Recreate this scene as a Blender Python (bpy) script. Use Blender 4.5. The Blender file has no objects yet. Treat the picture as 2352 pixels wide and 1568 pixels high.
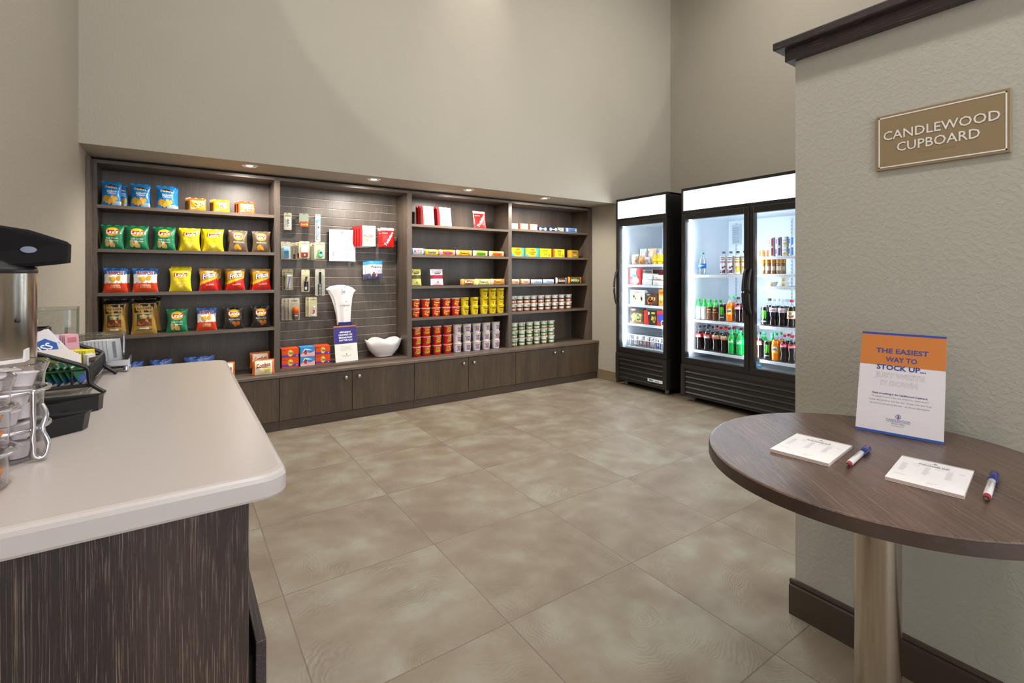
import bpy, bmesh, math, random
from math import sin, cos, pi, radians, sqrt, atan2
from mathutils import Vector, Matrix
random.seed(7)
SC = bpy.context.scene
COL = SC.collection

# ------------------------------------------------------------------ camera, world, lights, exposure
EYE = 1.208
cd = bpy.data.cameras.new('camera'); cam = bpy.data.objects.new('camera', cd); COL.objects.link(cam)
cam.location = (0, 0, EYE); cam.rotation_euler = (pi/2, 0, -radians(35.471))
cd.sensor_width = 36; cd.lens = 1138.86/2352*36
cd.shift_x = (1176-1218.5)/2352; cd.shift_y = (627-784)/2352
cd.clip_start = 0.02
SC.camera = cam
w = bpy.data.worlds.new('world'); SC.world = w; w.use_nodes = True
w.node_tree.nodes['Background'].inputs[0].default_value = (0.90, 0.945, 1.0, 1)
w.node_tree.nodes['Background'].inputs[1].default_value = 5.0
SC.view_settings.view_transform = 'Standard'; SC.view_settings.look = 'None'
SC.view_settings.exposure = 0.44; SC.view_settings.gamma = 1.0; SC.view_settings.use_curve_mapping = False
SC.cycles.use_denoising = True
SC.cycles.max_bounces = 8; SC.cycles.transparent_max_bounces = 16
SC.cycles.sample_clamp_indirect = 4.0
SC.cycles.caustics_reflective = False; SC.cycles.caustics_refractive = False

def area(name, loc, rot, size, power, col=(1, .93, .84), spread=180, sy=None):
    l = bpy.data.lights.new(name, 'AREA'); l.energy = power; l.color = col; l.size = size
    l.shape = 'DISK' if sy is None else 'RECTANGLE'
    if sy is not None: l.size_y = sy
    l.spread = radians(spread)
    o = bpy.data.objects.new(name, l); o.location = loc; o.rotation_euler = rot; COL.objects.link(o); return o
def spot(name, loc, target, power, ang, blend, r=.03, col=(1, .9, .78)):
    l = bpy.data.lights.new(name, 'SPOT'); l.energy = power; l.color = col; l.spot_size = radians(ang); l.spot_blend = blend
    l.shadow_soft_size = r
    o = bpy.data.objects.new(name, l); o.location = loc
    o.rotation_euler = (Vector(target)-Vector(loc)).to_track_quat('-Z', 'Y').to_euler(); COL.objects.link(o); return o

CEIL = 4.75
UNSEEN_CEILING_LAMPS = [(0.6, -0.7, 20), (0.5, 0.6, 17), (0.6, 2.1, 15), (2.7, 0.2, 12), (2.7, 2.0, 5), (3.9, 2.4, 14), (2.176, 3.62, 0)]  # out of view; the powered ones are added fill for walls and partition
for i, (x, y, pw) in enumerate(UNSEEN_CEILING_LAMPS[:6]):
    area('ceiling_lamp_light', (x, y, CEIL-.03), (0, 0, 0), .22, pw, (1, .95, .89), 160)
spot('wall_washer_light', (2.176, 3.62, CEIL-.03), (2.176, 3.92, 3.80), 60, 46, 1, .05, (1, .88, .78))
spot('track_spot_light', (2.65, .95, CEIL-.1), (2.65, 3.92, 4.35), 85, 76, .05, .03, (1, .95, .89))  # added spot, its cone draws the diagonal light edge on the wall
NICHE_LAMPS = [0.421, 1.31, 2.185, 3.065]
for x in NICHE_LAMPS:
    spot('downlight_light', (x, 4.05, 1.955), (x+.03, 4.34, 0), 31, 168, .45, .03, (1, .93, .85))

# ------------------------------------------------------------------ back-projection of calibrated photo columns onto real planes
F_, CX_, CY_ = 1138.86, 1218.5, 627.0
CC, SS = cos(radians(35.471)), sin(radians(35.471))
def RAY(u, v): r = (u-CX_)/F_; return Vector((r*CC+SS, -r*SS+CC, -(v-CY_)/F_))
def onY(u, v, y): k = RAY(u, v); t = y/k.y; return Vector((k.x*t, y, EYE+k.z*t))
def onX(u, v, x): k = RAY(u, v); t = x/k.x; return Vector((x, k.y*t, EYE+k.z*t))
def onZ(u, v, z): k = RAY(u, v); t = (z-EYE)/k.z; return Vector((k.x*t, k.y*t, z))

# ------------------------------------------------------------------ materials
def lin(h):
    h = h.lstrip('#'); c = [int(h[i:i+2], 16)/255 for i in (0, 2, 4)]
    return tuple((x/12.92 if x <= .04045 else ((x+.055)/1.055)**2.4) for x in c)+(1,)
MATS = {}
def newmat(name):
    m = bpy.data.materials.new(name); m.use_nodes = True; m.node_tree.nodes.clear(); nt = m.node_tree
    out = nt.nodes.new('ShaderNodeOutputMaterial'); return m, nt, out
def N(nt, t, **k):
    n = nt.nodes.new(t)
    for a, b in k.items():
        if a.startswith('_'): n.inputs[a[1:].replace('_', ' ')].default_value = b
        else: setattr(n, a, b)
    return n
KIND = {'paper': (.75, 0, .3), 'foil': (.27, 0, .6), 'plastic': (.35, 0, .5), 'gloss': (.12, 0, .5), 'satin': (.3, 0, .4), 'metal': (.22, 1, .5), 'brushed': (.33, .95, .5), 'steel': (.2, 1, .5),
        'matte': (.9, 0, .2), 'ink': (.5, 0, .3)}
def M(hexc, kind='plastic'):
    key = hexc+kind
    if key in MATS: return MATS[key]
    m, nt, out = newmat(kind+'_'+hexc.strip('#'))
    b = N(nt, 'ShaderNodeBsdfPrincipled'); r, me, sp = KIND[kind]
    b.inputs['Base Color'].default_value = lin(hexc); b.inputs['Roughness'].default_value = r
    b.inputs['Metallic'].default_value = me; b.inputs['Specular IOR Level'].default_value = sp
    if kind in ('foil', 'brushed', 'metal'):
        tc = N(nt, 'ShaderNodeTexCoord'); no = N(nt, 'ShaderNodeTexNoise')
        mp = N(nt, 'ShaderNodeMapping'); nt.links.new(tc.outputs['Object'], mp.inputs[0]); nt.links.new(mp.outputs[0], no.inputs[0])
        if kind == 'foil':
            no.inputs['Scale'].default_value = 55; no.inputs['Detail'].default_value = 2
            bu = N(nt, 'ShaderNodeBump'); bu.inputs['Strength'].default_value = .35; bu.inputs['Distance'].default_value = .006
            nt.links.new(no.outputs[0], bu.inputs['Height']); nt.links.new(bu.outputs[0], b.inputs['Normal'])
        else:
            mp.inputs['Scale'].default_value = (1, 1, 60) if kind == 'brushed' else (8, 8, 8)
            no.inputs['Scale'].default_value = 8
            mr = N(nt, 'ShaderNodeMapRange'); mr.inputs[3].default_value = r-.05; mr.inputs[4].default_value = r+.08
            nt.links.new(no.outputs[0], mr.inputs[0]); nt.links.new(mr.outputs[0], b.inputs['Roughness'])
    nt.links.new(b.outputs[0], out.inputs[0]); MATS[key] = m; return m
def glass(name, tint=(1, 1, 1, 1), refl=1.0, rough=.0):
    if name in MATS: return MATS[name]
    m, nt, out = newmat(name)
    t = N(nt, 'ShaderNodeBsdfTransparent'); t.inputs[0].default_value = tint
    g = N(nt, 'ShaderNodeBsdfGlossy'); g.inputs['Roughness'].default_value = rough
    f = N(nt, 'ShaderNodeLayerWeight'); f.inputs[0].default_value = .5       # Schlick: 4 % head on, rising to the edge
    pw = N(nt, 'ShaderNodeMath', operation='POWER'); pw.inputs[1].default_value = 4.5; nt.links.new(f.outputs['Facing'], pw.inputs[0])
    mu = N(nt, 'ShaderNodeMath', operation='MULTIPLY_ADD', use_clamp=True); mu.inputs[1].default_value = .9*refl; mu.inputs[2].default_value = .045*refl
    nt.links.new(pw.outputs[0], mu.inputs[0])
    mx = N(nt, 'ShaderNodeMixShader'); nt.links.new(mu.outputs[0], mx.inputs[0]); nt.links.new(t.outputs[0], mx.inputs[1]); nt.links.new(g.outputs[0], mx.inputs[2])
    nt.links.new(mx.outputs[0], out.inputs[0]); MATS[name] = m; return m
def emit(name, col, s):
    if name in MATS: return MATS[name]
    m, nt, out = newmat(name); e = N(nt, 'ShaderNodeEmission'); e.inputs[0].default_value = col; e.inputs[1].default_value = s
    nt.links.new(e.outputs[0], out.inputs[0]); MATS[name] = m; return m
def wood(name, dark, mid, light, axis='z', rough=.42, streak=.5, fine=160, coarse=9, bump=.15, ang=0, cath=0, flen=.035, lo=.52, hi=.72):
    """laminate / veneer with grain running along AXIS"""
    if name in MATS: return MATS[name]
    m, nt, out = newmat(name); L = nt.links.new
    tc = N(nt, 'ShaderNodeTexCoord'); rot = N(nt, 'ShaderNodeMapping'); rot.inputs['Rotation'].default_value = (0, 0, ang); L(tc.outputs['Object'], rot.inputs[0])
    def mapped(a, b):
        mp = N(nt, 'ShaderNodeMapping'); s = [a, a, a]; s['xyz'.index(axis)] = b; mp.inputs['Scale'].default_value = s
        L(rot.outputs[0], mp.inputs[0]); return mp
    n1 = N(nt, 'ShaderNodeTexNoise'); n1.inputs['Scale'].default_value = 1; n1.inputs['Detail'].default_value = 4; n1.inputs['Distortion'].default_value = cath
    L(mapped(coarse, coarse*.12).outputs[0], n1.inputs[0])
    n2 = N(nt, 'ShaderNodeTexNoise'); n2.inputs['Scale'].default_value = 1; n2.inputs['Detail'].default_value = 5; n2.inputs['Roughness'].default_value = .6
    mm = mapped(fine, fine*flen); 
    if cath:
        va = N(nt, 'ShaderNodeVectorMath', operation='SCALE'); L(n1.outputs['Color'], va.inputs[0]); va.inputs['Scale'].default_value = 14
        vb = N(nt, 'ShaderNodeVectorMath', operation='ADD'); L(mm.outputs[0], vb.inputs[0]); L(va.outputs[0], vb.inputs[1]); L(vb.outputs[0], n2.inputs[0])
    else: L(mm.outputs[0], n2.inputs[0])
    r1 = N(nt, 'ShaderNodeValToRGB'); r1.color_ramp.elements[0].position = .35; r1.color_ramp.elements[1].position = .68
    r1.color_ramp.elements[0].color = lin(dark); r1.color_ramp.elements[1].color = lin(mid); L(n1.outputs[0], r1.inputs[0])
    r2 = N(nt, 'ShaderNodeMapRange'); r2.inputs[1].default_value = lo; r2.inputs[2].default_value = hi; r2.inputs[3].default_value = 0; r2.inputs[4].default_value = streak
    L(n2.outputs[0], r2.inputs[0])
    mx = N(nt, 'ShaderNodeMix', data_type='RGBA'); L(r2.outputs[0], mx.inputs[0]); L(r1.outputs[0], mx.inputs[6]); mx.inputs[7].default_value = lin(light)
    b = N(nt, 'ShaderNodeBsdfPrincipled'); L(mx.outputs[2], b.inputs['Base Color']); b.inputs['Roughness'].default_value = rough
    bu = N(nt, 'ShaderNodeBump'); bu.inputs['Strength'].default_value = bump; bu.inputs['Distance'].default_value = .002; L(n2.outputs[0], bu.inputs['Height']); L(bu.outputs[0], b.inputs['Normal'])
    L(b.outputs[0], out.inputs[0]); MATS[name] = m; return m
def plaster(name, col, strength=.5):
    if name in MATS: return MATS[name]
    m, nt, out = newmat(name); L = nt.links.new
    tc = N(nt, 'ShaderNodeTexCoord'); n1 = N(nt, 'ShaderNodeTexNoise'); n1.inputs['Scale'].default_value = 75; n1.inputs['Detail'].default_value = 3
    n2 = N(nt, 'ShaderNodeTexVoronoi', feature='SMOOTH_F1'); n2.inputs['Scale'].default_value = 105
    n3 = N(nt, 'ShaderNodeTexNoise'); n3.inputs['Scale'].default_value = 2.2; n3.inputs['Detail'].default_value = 3
    for n in (n1, n3): L(tc.outputs['Object'], n.inputs[0])
    mp = N(nt, 'ShaderNodeVectorMath', operation='ADD'); L(tc.outputs['Object'], mp.inputs[0]); sc = N(nt, 'ShaderNodeVectorMath', operation='SCALE'); sc.inputs['Scale'].default_value = .02
    L(n1.outputs['Color'], sc.inputs[0]); L(sc.outputs[0], mp.inputs[1]); L(mp.outputs[0], n2.inputs[0])
    mr = N(nt, 'ShaderNodeMapRange'); mr.inputs[1].default_value = .46; mr.inputs[2].default_value = .60; L(n1.outputs[0], mr.inputs[0])
    ad = N(nt, 'ShaderNodeMath', operation='MULTIPLY_ADD'); ad.inputs[1].default_value = .5; L(n2.outputs[0], ad.inputs[0]); L(mr.outputs[0], ad.inputs[2])
    bu = N(nt, 'ShaderNodeBump'); bu.inputs['Strength'].default_value = strength; bu.inputs['Distance'].default_value = .002; L(ad.outputs[0], bu.inputs['Height'])
    cm = N(nt, 'ShaderNodeMix', data_type='RGBA'); c = lin(col); cm.inputs[6].default_value = c; cm.inputs[7].default_value = tuple(x*.93 for x in c[:3])+(1,); L(n3.outputs[0], cm.inputs[0])
    b = N(nt, 'ShaderNodeBsdfPrincipled'); L(cm.outputs[2], b.inputs['Base Color']); b.inputs['Roughness'].default_value = .62; b.inputs['Specular IOR Level'].default_value = .35
    L(bu.outputs[0], b.inputs['Normal']); L(b.outputs[0], out.inputs[0]); MATS[name] = m; return m
def floor_mat():
    m, nt, out = newmat('floor_tiles'); L = nt.links.new; T = .6098
    def math(op, a, b=None, c=None):
        n = N(nt, 'ShaderNodeMath', operation=op)
        for i, x in enumerate((a, b, c)):
            if x is None: continue
            if isinstance(x, (int, float)): n.inputs[i].default_value = x
            else: L(x, n.inputs[i])
        return n.outputs[0]
    tc = N(nt, 'ShaderNodeTexCoord'); mp = N(nt, 'ShaderNodeMapping'); mp.vector_type = 'POINT'
    mp.inputs['Location'].default_value = (-.3235/T+10, -1.4404/T+10, 0); mp.inputs['Scale'].default_value = (1/T, 1/T, 0); L(tc.outputs['Object'], mp.inputs[0])
    sx = N(nt, 'ShaderNodeSeparateXYZ'); L(mp.outputs[0], sx.inputs[0])
    fl = N(nt, 'ShaderNodeVectorMath', operation='FLOOR'); L(mp.outputs[0], fl.inputs[0])
    wn = N(nt, 'ShaderNodeTexWhiteNoise'); L(fl.outputs[0], wn.inputs[0])
    fr = N(nt, 'ShaderNodeVectorMath', operation='FRACTION'); L(mp.outputs[0], fr.inputs[0]); fs = N(nt, 'ShaderNodeSeparateXYZ'); L(fr.outputs[0], fs.inputs[0])
    def edge(s): return math('MINIMUM', s, math('SUBTRACT', 1.0, s))
    e = math('MINIMUM', edge(fs.outputs[0]), edge(fs.outputs[1]))
    grout = math('LESS_THAN', e, .0035)
    # growth rings around a per-tile centre
    ctr = N(nt, 'ShaderNodeVectorMath', operation='SUBTRACT'); L(fr.outputs[0], ctr.inputs[0]); L(wn.outputs['Color'], ctr.inputs[1])
    off = N(nt, 'ShaderNodeVectorMath', operation='SCALE'); L(wn.outputs['Color'], off.inputs[0]); off.inputs['Scale'].default_value = 37
    q = N(nt, 'ShaderNodeVectorMath', operation='ADD'); L(mp.outputs[0], q.inputs[0]); L(off.outputs[0], q.inputs[1])
    nd = N(nt, 'ShaderNodeTexNoise'); nd.inputs['Scale'].default_value = 1.7; nd.inputs['Detail'].default_value = 4; L(q.outputs[0], nd.inputs[0])
    ds = N(nt, 'ShaderNodeVectorMath', operation='SCALE'); L(nd.outputs['Color'], ds.inputs[0]); ds.inputs['Scale'].default_value = .55
    cc = N(nt, 'ShaderNodeVectorMath', operation='ADD'); L(ctr.outputs[0], cc.inputs[0]); L(ds.outputs[0], cc.inputs[1])
    cz = N(nt, 'ShaderNodeVectorMath', operation='MULTIPLY'); L(cc.outputs[0], cz.inputs[0]); cz.inputs[1].default_value = (1, 1, 0)
    ln = N(nt, 'ShaderNodeVectorMath', operation='LENGTH'); L(cz.outputs[0], ln.inputs[0]); dist = ln.outputs['Value']
    ring = math('SINE', math('MULTIPLY', dist, 260.0)); broad = math('SINE', math('MULTIPLY', dist, 26.0))
    nb = N(nt, 'ShaderNodeTexNoise'); nb.inputs['Scale'].default_value = 2.6; nb.inputs['Detail'].default_value = 5; nb.inputs['Roughness'].default_value = .55; L(q.outputs[0], nb.inputs[0])
    n4 = N(nt, 'ShaderNodeTexNoise'); n4.inputs['Scale'].default_value = 3.4; n4.inputs['Detail'].default_value = 2; L(q.outputs[0], n4.inputs[0])
    ringmask = math('MULTIPLY', ring, math('MAXIMUM', math('MULTIPLY', math('SUBTRACT', n4.outputs[0], .47), 4.0), 0.0))
    ramp = N(nt, 'ShaderNodeValToRGB'); el = ramp.color_ramp.elements
    el[0].position = .30; el[0].color = lin('#796a59'); el[1].position = .72; el[1].color = lin('#949080')
    k = el.new(.5); k.color = lin('#867a69')
    fac = math('ADD', nb.outputs[0], math('ADD', math('MULTIPLY', broad, .035), math('MULTIPLY', ringmask, .055)))
    fac = math('ADD', fac, math('MULTIPLY', math('SUBTRACT', wn.outputs['Value'], .5), .08))
    L(fac, ramp.inputs[0])
    mx = N(nt, 'ShaderNodeMix', data_type='RGBA'); L(grout, mx.inputs[0]); L(ramp.outputs[0], mx.inputs[6]); mx.inputs[7].default_value = lin('#6b6153')
    b = N(nt, 'ShaderNodeBsdfPrincipled'); L(mx.outputs[2], b.inputs['Base Color']); b.inputs['Roughness'].default_value = .5; b.inputs['Specular IOR Level'].default_value = .4
    bu = N(nt, 'ShaderNodeBump'); bu.inputs['Strength'].default_value = .4; bu.inputs['Distance'].default_value = .0015
    L(math('SUBTRACT', ringmask, math('MULTIPLY', grout, 3.0)), bu.inputs['Height']); L(bu.outputs[0], b.inputs['Normal'])
    L(b.outputs[0], out.inputs[0]); return m

WALL = plaster('plaster_wall', '#ada698', .2)
WALL_L = plaster('plaster_wall_partition', '#bfbcb2', .24)
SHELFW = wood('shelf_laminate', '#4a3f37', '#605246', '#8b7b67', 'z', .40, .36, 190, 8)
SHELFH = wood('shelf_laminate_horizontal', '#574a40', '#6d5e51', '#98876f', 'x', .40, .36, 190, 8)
DOORW = wood('cabinet_laminate', '#3f3227', '#54432f', '#806c50', 'z', .42, .35, 150, 10)
COUNTW = wood('cerused_oak', '#2d2220', '#40322d', '#a58c7e', 'z', .45, .58, 900, 5, .3, 0, 1.1, .010, .545, .67)
TRIMW = wood('trim_oak', '#2b2325', '#3d3234', '#7d6f69', 'y', .4, .6, 420, 8, .2, 0, .4, .016, .54, .68)
TABLEW = wood('table_laminate', '#51403a', '#6a544a', '#846e62', 'y', .24, .6, 240, 12, .5, radians(38.8))
FRIDGE = M('#1d1b1b', 'plastic'); FRIDGE_G = M('#2a2523', 'plastic')
CHROME = M('#d6d6dc', 'metal'); STEEL = M('#b9aea2', 'steel')

# ------------------------------------------------------------------ geometry builder
_TXT = {}
def text2d(s, bold=0.0, outline=0.0):
    key = (s, bold, outline)
    if key in _TXT: return _TXT[key]
    cu = bpy.data.curves.new('t', 'FONT'); cu.body = s; cu.size = 1; cu.resolution_u = 2; cu.offset = bold
    if outline: cu.fill_mode = 'NONE'; cu.bevel_depth = outline; cu.bevel_resolution = 0
    ob = bpy.data.objects.new('t', cu); COL.objects.link(ob)
    dg = bpy.context.evaluated_depsgraph_get(); me = ob.evaluated_get(dg).to_mesh()
    vs = [(v.co.x, v.co.y) for v in me.vertices]; fs = [tuple(p.vertices) for p in me.polygons]
    ob.evaluated_get(dg).to_mesh_clear(); bpy.data.objects.remove(ob); bpy.data.curves.remove(cu)
    x0 = min(v[0] for v in vs); x1 = max(v[0] for v in vs)
    vs = [(x-x0, y) for x, y in vs]
    _TXT[key] = (vs, fs, x1-x0); return _TXT[key]

class Geo:
    def __init__(s): s.v = []; s.f = []; s.m = []; s.mats = []; s.sm = []
    def mi(s, m):
        if m not in s.mats: s.mats.append(m)
        return s.mats.index(m)
    def add(s, vs, fs, m, smooth=False, T=None):
        o = len(s.v)
        s.v += [tuple(T @ Vector(v)) for v in vs] if T is not None else [tuple(v) for v in vs]
        k = s.mi(m)
        for f in fs: s.f.append(tuple(i+o for i in f)); s.m.append(k); s.sm.append(smooth)
        return s
    def box(s, a, b, m, T=None):
        (x0, y0, z0), (x1, y1, z1) = a, b
        return s.add([(x0, y0, z0), (x1, y0, z0), (x1, y1, z0), (x0, y1, z0), (x0, y0, z1), (x1, y0, z1), (x1, y1, z1), (x0, y1, z1)],
                     [(0, 3, 2, 1), (4, 5, 6, 7), (0, 1, 5, 4), (1, 2, 6, 5), (2, 3, 7, 6), (3, 0, 4, 7)], m, False, T)
    def rbox(s, a, b, m, r=.004, seg=2, T=None, smooth=True):
        bm = bmesh.new(); bmesh.ops.create_cube(bm, size=1)
        for v in bm.verts: v.co = Vector([(a[i]+b[i])/2+v.co[i]*(b[i]-a[i]) for i in range(3)])
        bmesh.ops.bevel(bm, geom=bm.edges[:], offset=r, segments=seg, profile=.5, affect='EDGES')
        vs = [v.co.copy() for v in bm.verts]; bm.verts.index_update(); fs = [tuple(v.index for v in f.verts) for f in bm.faces]; bm.free()
        return s.add(vs, fs, m, False, T)
    def lathe(s, prof, m, n=24, T=None, cap=True, c=(0, 0), smooth=True, mats=None, wave=None):
        vs = []; fs = []
        for k, (r, z) in enumerate(prof):
            for i in range(n):
                a = 2*pi*i/n; rr = r; zz = z
                if wave: rr, zz = wave(a, r, z, k)
                vs.append((c[0]+rr*cos(a), c[1]+rr*sin(a), zz))
        for k in range(len(prof)-1):
            ff = [(k*n+i, k*n+(i+1) % n, (k+1)*n+(i+1) % n, (k+1)*n+i) for i in range(n)]
            fs.append(ff)
        o = len(s.v); s.v += [tuple(T @ Vector(v)) for v in vs] if T is not None else vs
        for k, ff in enumerate(fs):
            mk = s.mi(mats[k] if mats else m)
            for f in ff: s.f.append(tuple(i+o for i in f)); s.m.append(mk); s.sm.append(smooth)
        if cap:
            s.f.append(tuple(o+i for i in reversed(range(n)))); s.m.append(s.mi(mats[0] if mats else m)); s.sm.append(False)
            b = (len(prof)-1)*n; s.f.append(tuple(o+b+i for i in range(n))); s.m.append(s.mi(mats[-1] if mats else m)); s.sm.append(False)
        return s
    def tube(s, pts, r, m, n=8, closed=False, T=None, sm=0):
        P = [Vector(p) for p in pts]
        for _ in range(sm):                                  # corner cutting, ends kept
            P = [P[0]]+[q for a_, b_ in zip(P, P[1:]) for q in (a_*.75+b_*.25, a_*.25+b_*.75)]+[P[-1]]
        N_ = len(P); vs = []; up = Vector((0, 0, 1))
        for i, p in enumerate(P):
            a = P[(i-1) % N_] if closed or i > 0 else p; b = P[(i+1) % N_] if closed or i < N_-1 else p
            t = (b-a).normalized(); x = t.cross(up)
            if x.length < 1e-3: x = t.cross(Vector((0, 1, 0)))
            x.normalize(); y = x.cross(t)
            # bigger radius at bends keeps the section even
            for k in range(n): an = 2*pi*k/n; vs.append(p+(x*cos(an)+y*sin(an))*r)
        fs = []
        for i in range(N_ if closed else N_-1):
            j = (i+1) % N_
            for k in range(n): fs.append((i*n+k, i*n+(k+1) % n, j*n+(k+1) % n, j*n+k))
        if not closed: fs.append(tuple(reversed(range(n)))); fs.append(tuple((N_-1)*n+k for k in range(n)))
        return s.add(vs, fs, m, True, T)
    def prism(s, pts, d, m, T=None, smooth=False):
        """closed outline of (x, z) points, extruded in y by d[0]..d[1]"""
        n = len(pts); vs = [(x, d[0], z) for x, z in pts]+[(x, d[1], z) for x, z in pts]
        fs = [tuple(range(n)), tuple(reversed(range(n, 2*n)))]+[(i, i+n, (i+1) % n+n, (i+1) % n) for i in range(n)]
        return s.add(vs, fs, m, smooth, T)
    # printed marks: S maps (x, y, lift) on the printed face to 3-D
    def text(s, t, S, cx, cy, h, m, wd=None, bold=.008, slant=0, rot=0, outline=0, lay=1, arc=0):
        vs, fs, W = text2d(t, min(bold, .028), outline); k = h/.70; wx = (wd/W) if wd else k
        out = []
        for x, y in vs:
            X = (x-W/2)*wx; Y = (y-.35)*k; X += slant*Y; Y += arc*(X*X)
            X, Y = X*cos(rot)-Y*sin(rot), X*sin(rot)+Y*cos(rot)
            out.append(S(cx+X, cy+Y, .0006*lay))
        return s.add(out, fs, m)
    def poly(s, pts, S, m, lay=1):
        cx = sum(p[0] for p in pts)/len(pts); cy = sum(p[1] for p in pts)/len(pts); n = len(pts)
        vs = [S(cx, cy, .0006*lay)]+[S(cx+(x-cx)*.5, cy+(y-cy)*.5, .0006*lay) for x, y in pts]+[S(x, y, .0006*lay) for x, y in pts]
        fs = [(0, 1+i, 1+(i+1) % n) for i in range(n)]+[(1+i, 1+n+i, 1+n+(i+1) % n, 1+(i+1) % n) for i in range(n)]
        return s.add(vs, fs, m)
    def ell(s, S, cx, cy, rx, ry, m, lay=1, n=20, rot=0):
        return s.poly([(cx+rx*cos(2*pi*i/n)*cos(rot)-ry*sin(2*pi*i/n)*sin(rot), cy+rx*cos(2*pi*i/n)*sin(rot)+ry*sin(2*pi*i/n)*cos(rot)) for i in range(n)], S, m, lay)
    def rect(s, S, x0, y0, x1, y1, m, lay=1, nx=6):
        vs = []; fs = []
        for j in range(3):
            for i in range(nx+1): vs.append(S(x0+(x1-x0)*i/nx, y0+(y1-y0)*j/2, .0006*lay))
        for j in range(2):
            for i in range(nx): a = j*(nx+1)+i; fs.append((a, a+1, a+nx+2, a+nx+1))
        return s.add(vs, fs, m)
    def lines(s, S, x0, x1, ys, h, m, lay=1, ragged=.2):
        rnd = random.Random(int(x0*1e4)+len(ys))
        for y in ys: s.rect(S, x0, y, x1-(x1-x0)*ragged*rnd.random(), y+h, m, lay, 2)
        return s
    def mesh(s, name):
        me = bpy.data.meshes.new(name); me.from_pydata(s.v, [], s.f)
        for m in s.mats: me.materials.append(m)
        me.polygons.foreach_set('material_index', s.m); me.polygons.foreach_set('use_smooth', s.sm); me.update(); return me
    def build(s, name, parent=None, loc=None, rot=None):
        o = bpy.data.objects.new(name, s.mesh(name)); COL.objects.link(o)
        if parent is not None: o.parent = parent
        if loc is not None: o.location = loc
        if rot is not None: o.rotation_euler = rot
        return o
def tag(o, label, cat, group=None, kind=None):
    o['label'] = label; o['category'] = cat
    if group: o['group'] = group
    if kind: o['kind'] = kind
    return o
def thing(name, label, cat, loc=(0, 0, 0), rz=0, group=None, rx=0):
    o = bpy.data.objects.new(name, None); COL.objects.link(o); o.location = loc; o.rotation_euler = (rx, 0, rz); o.empty_display_size = .05
    return tag(o, label, cat, group)
def dup(src, label, loc, rot=None, scale=None):
    def cp(o, par):
        c = o.copy(); COL.objects.link(c); c.parent = par
        for ch in o.children: cp(ch, c)
        return c
    c = cp(src, None); c.location = loc; c['label'] = label
    if rot is not None: c.rotation_euler = rot
    if scale is not None: c.scale = scale
    return c
def struct(o): o['kind'] = 'structure'; return o
def flat(y=0.0): return lambda x, z, l: (x, y-l, z)          # printed face looking towards -Y
ORD = ['first', 'second', 'third', 'fourth', 'fifth', 'sixth', 'seventh', 'eighth', 'ninth', 'tenth']
# ================================================================== the room
XL, XR, YS, YB, ZS = -.473, 4.88, 3.92, 4.62, 1.975      # left wall, right wall, face over the niche, niche back, niche ceiling
g = Geo(); g.box((XL-.1, -2.6, -.06), (XR+.1, YB+.1, 0), floor_mat()); struct(g.build('floor'))
g = Geo(); g.box((XL-.12, -2.6, 0), (XL, YB+.1, CEIL), WALL); struct(g.build('wall_left'))
g = Geo(); g.box((XL, YB, 0), (3.958, YB+.1, CEIL), WALL)
g.box((XL, YS, ZS), (XR, YB, CEIL), WALL); g.box((3.958, YS, 0), (XR, YB+.1, ZS), WALL); struct(g.build('wall_back'))
g = Geo(); g.box((XR, -2.6, 0), (XR+.12, YB+.1, CEIL), WALL); struct(g.build('wall_right'))
g = Geo(); g.box((XL-.12, -2.6, CEIL), (XR+.12, YB+.1, CEIL+.08), M('#e4e1d8', 'matte')); struct(g.build('ceiling'))
g = Geo(); g.box((1.787, -1.6, 0), (1.93, .888, 1.958), WALL_L); struct(g.build('wall_partition'))
# unseen front behind the camera: piers and bars added for streak reflections, tall windows between, daylight comes in through them
g = Geo(); g.box((XL, -2.6, 0), (XR, -2.5, .35), WALL); g.box((XL, -2.6, 3.3), (XR, -2.5, CEIL), WALL)
for x in (-.473, 1.1, 2.75, 4.43): g.box((x, -2.6, .35), (x+.45, -2.5, 3.3), WALL)
struct(g.build('unseen_wall_front'))
for i, x in enumerate((-.023, 1.55, 3.2)):
    g = Geo(); FR_ = M('#2b2a2a', 'plastic')
    for a_, b_ in (((x, .35), (x+.05, 3.3)), ((x+1.08 if i < 2 else x+1.18, .35), (x+1.13 if i < 2 else x+1.23, 3.3)), ((x, .35), (x+1.13, .40)), ((x, 3.25), (x+1.13, 3.3)), ((x, 2.1), (x+1.13, 2.15)), ((x+.54, .35), (x+.58, 3.3))): g.box((a_[0], -2.57, a_[1]), (b_[0], -2.53, b_[1]), FR_)
    struct(g.build(f'unseen_window_{i+1}'))
# cap of the half-height partition
g = Geo(); g.rbox((1.762, -1.62, 1.958), (1.955, .913, 2.005), TRIMW, .0015, 1); g.rbox((1.733, -1.65, 2.0), (1.985, .942, 2.028), TRIMW, .004, 2); struct(g.build('trim_1'))
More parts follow.
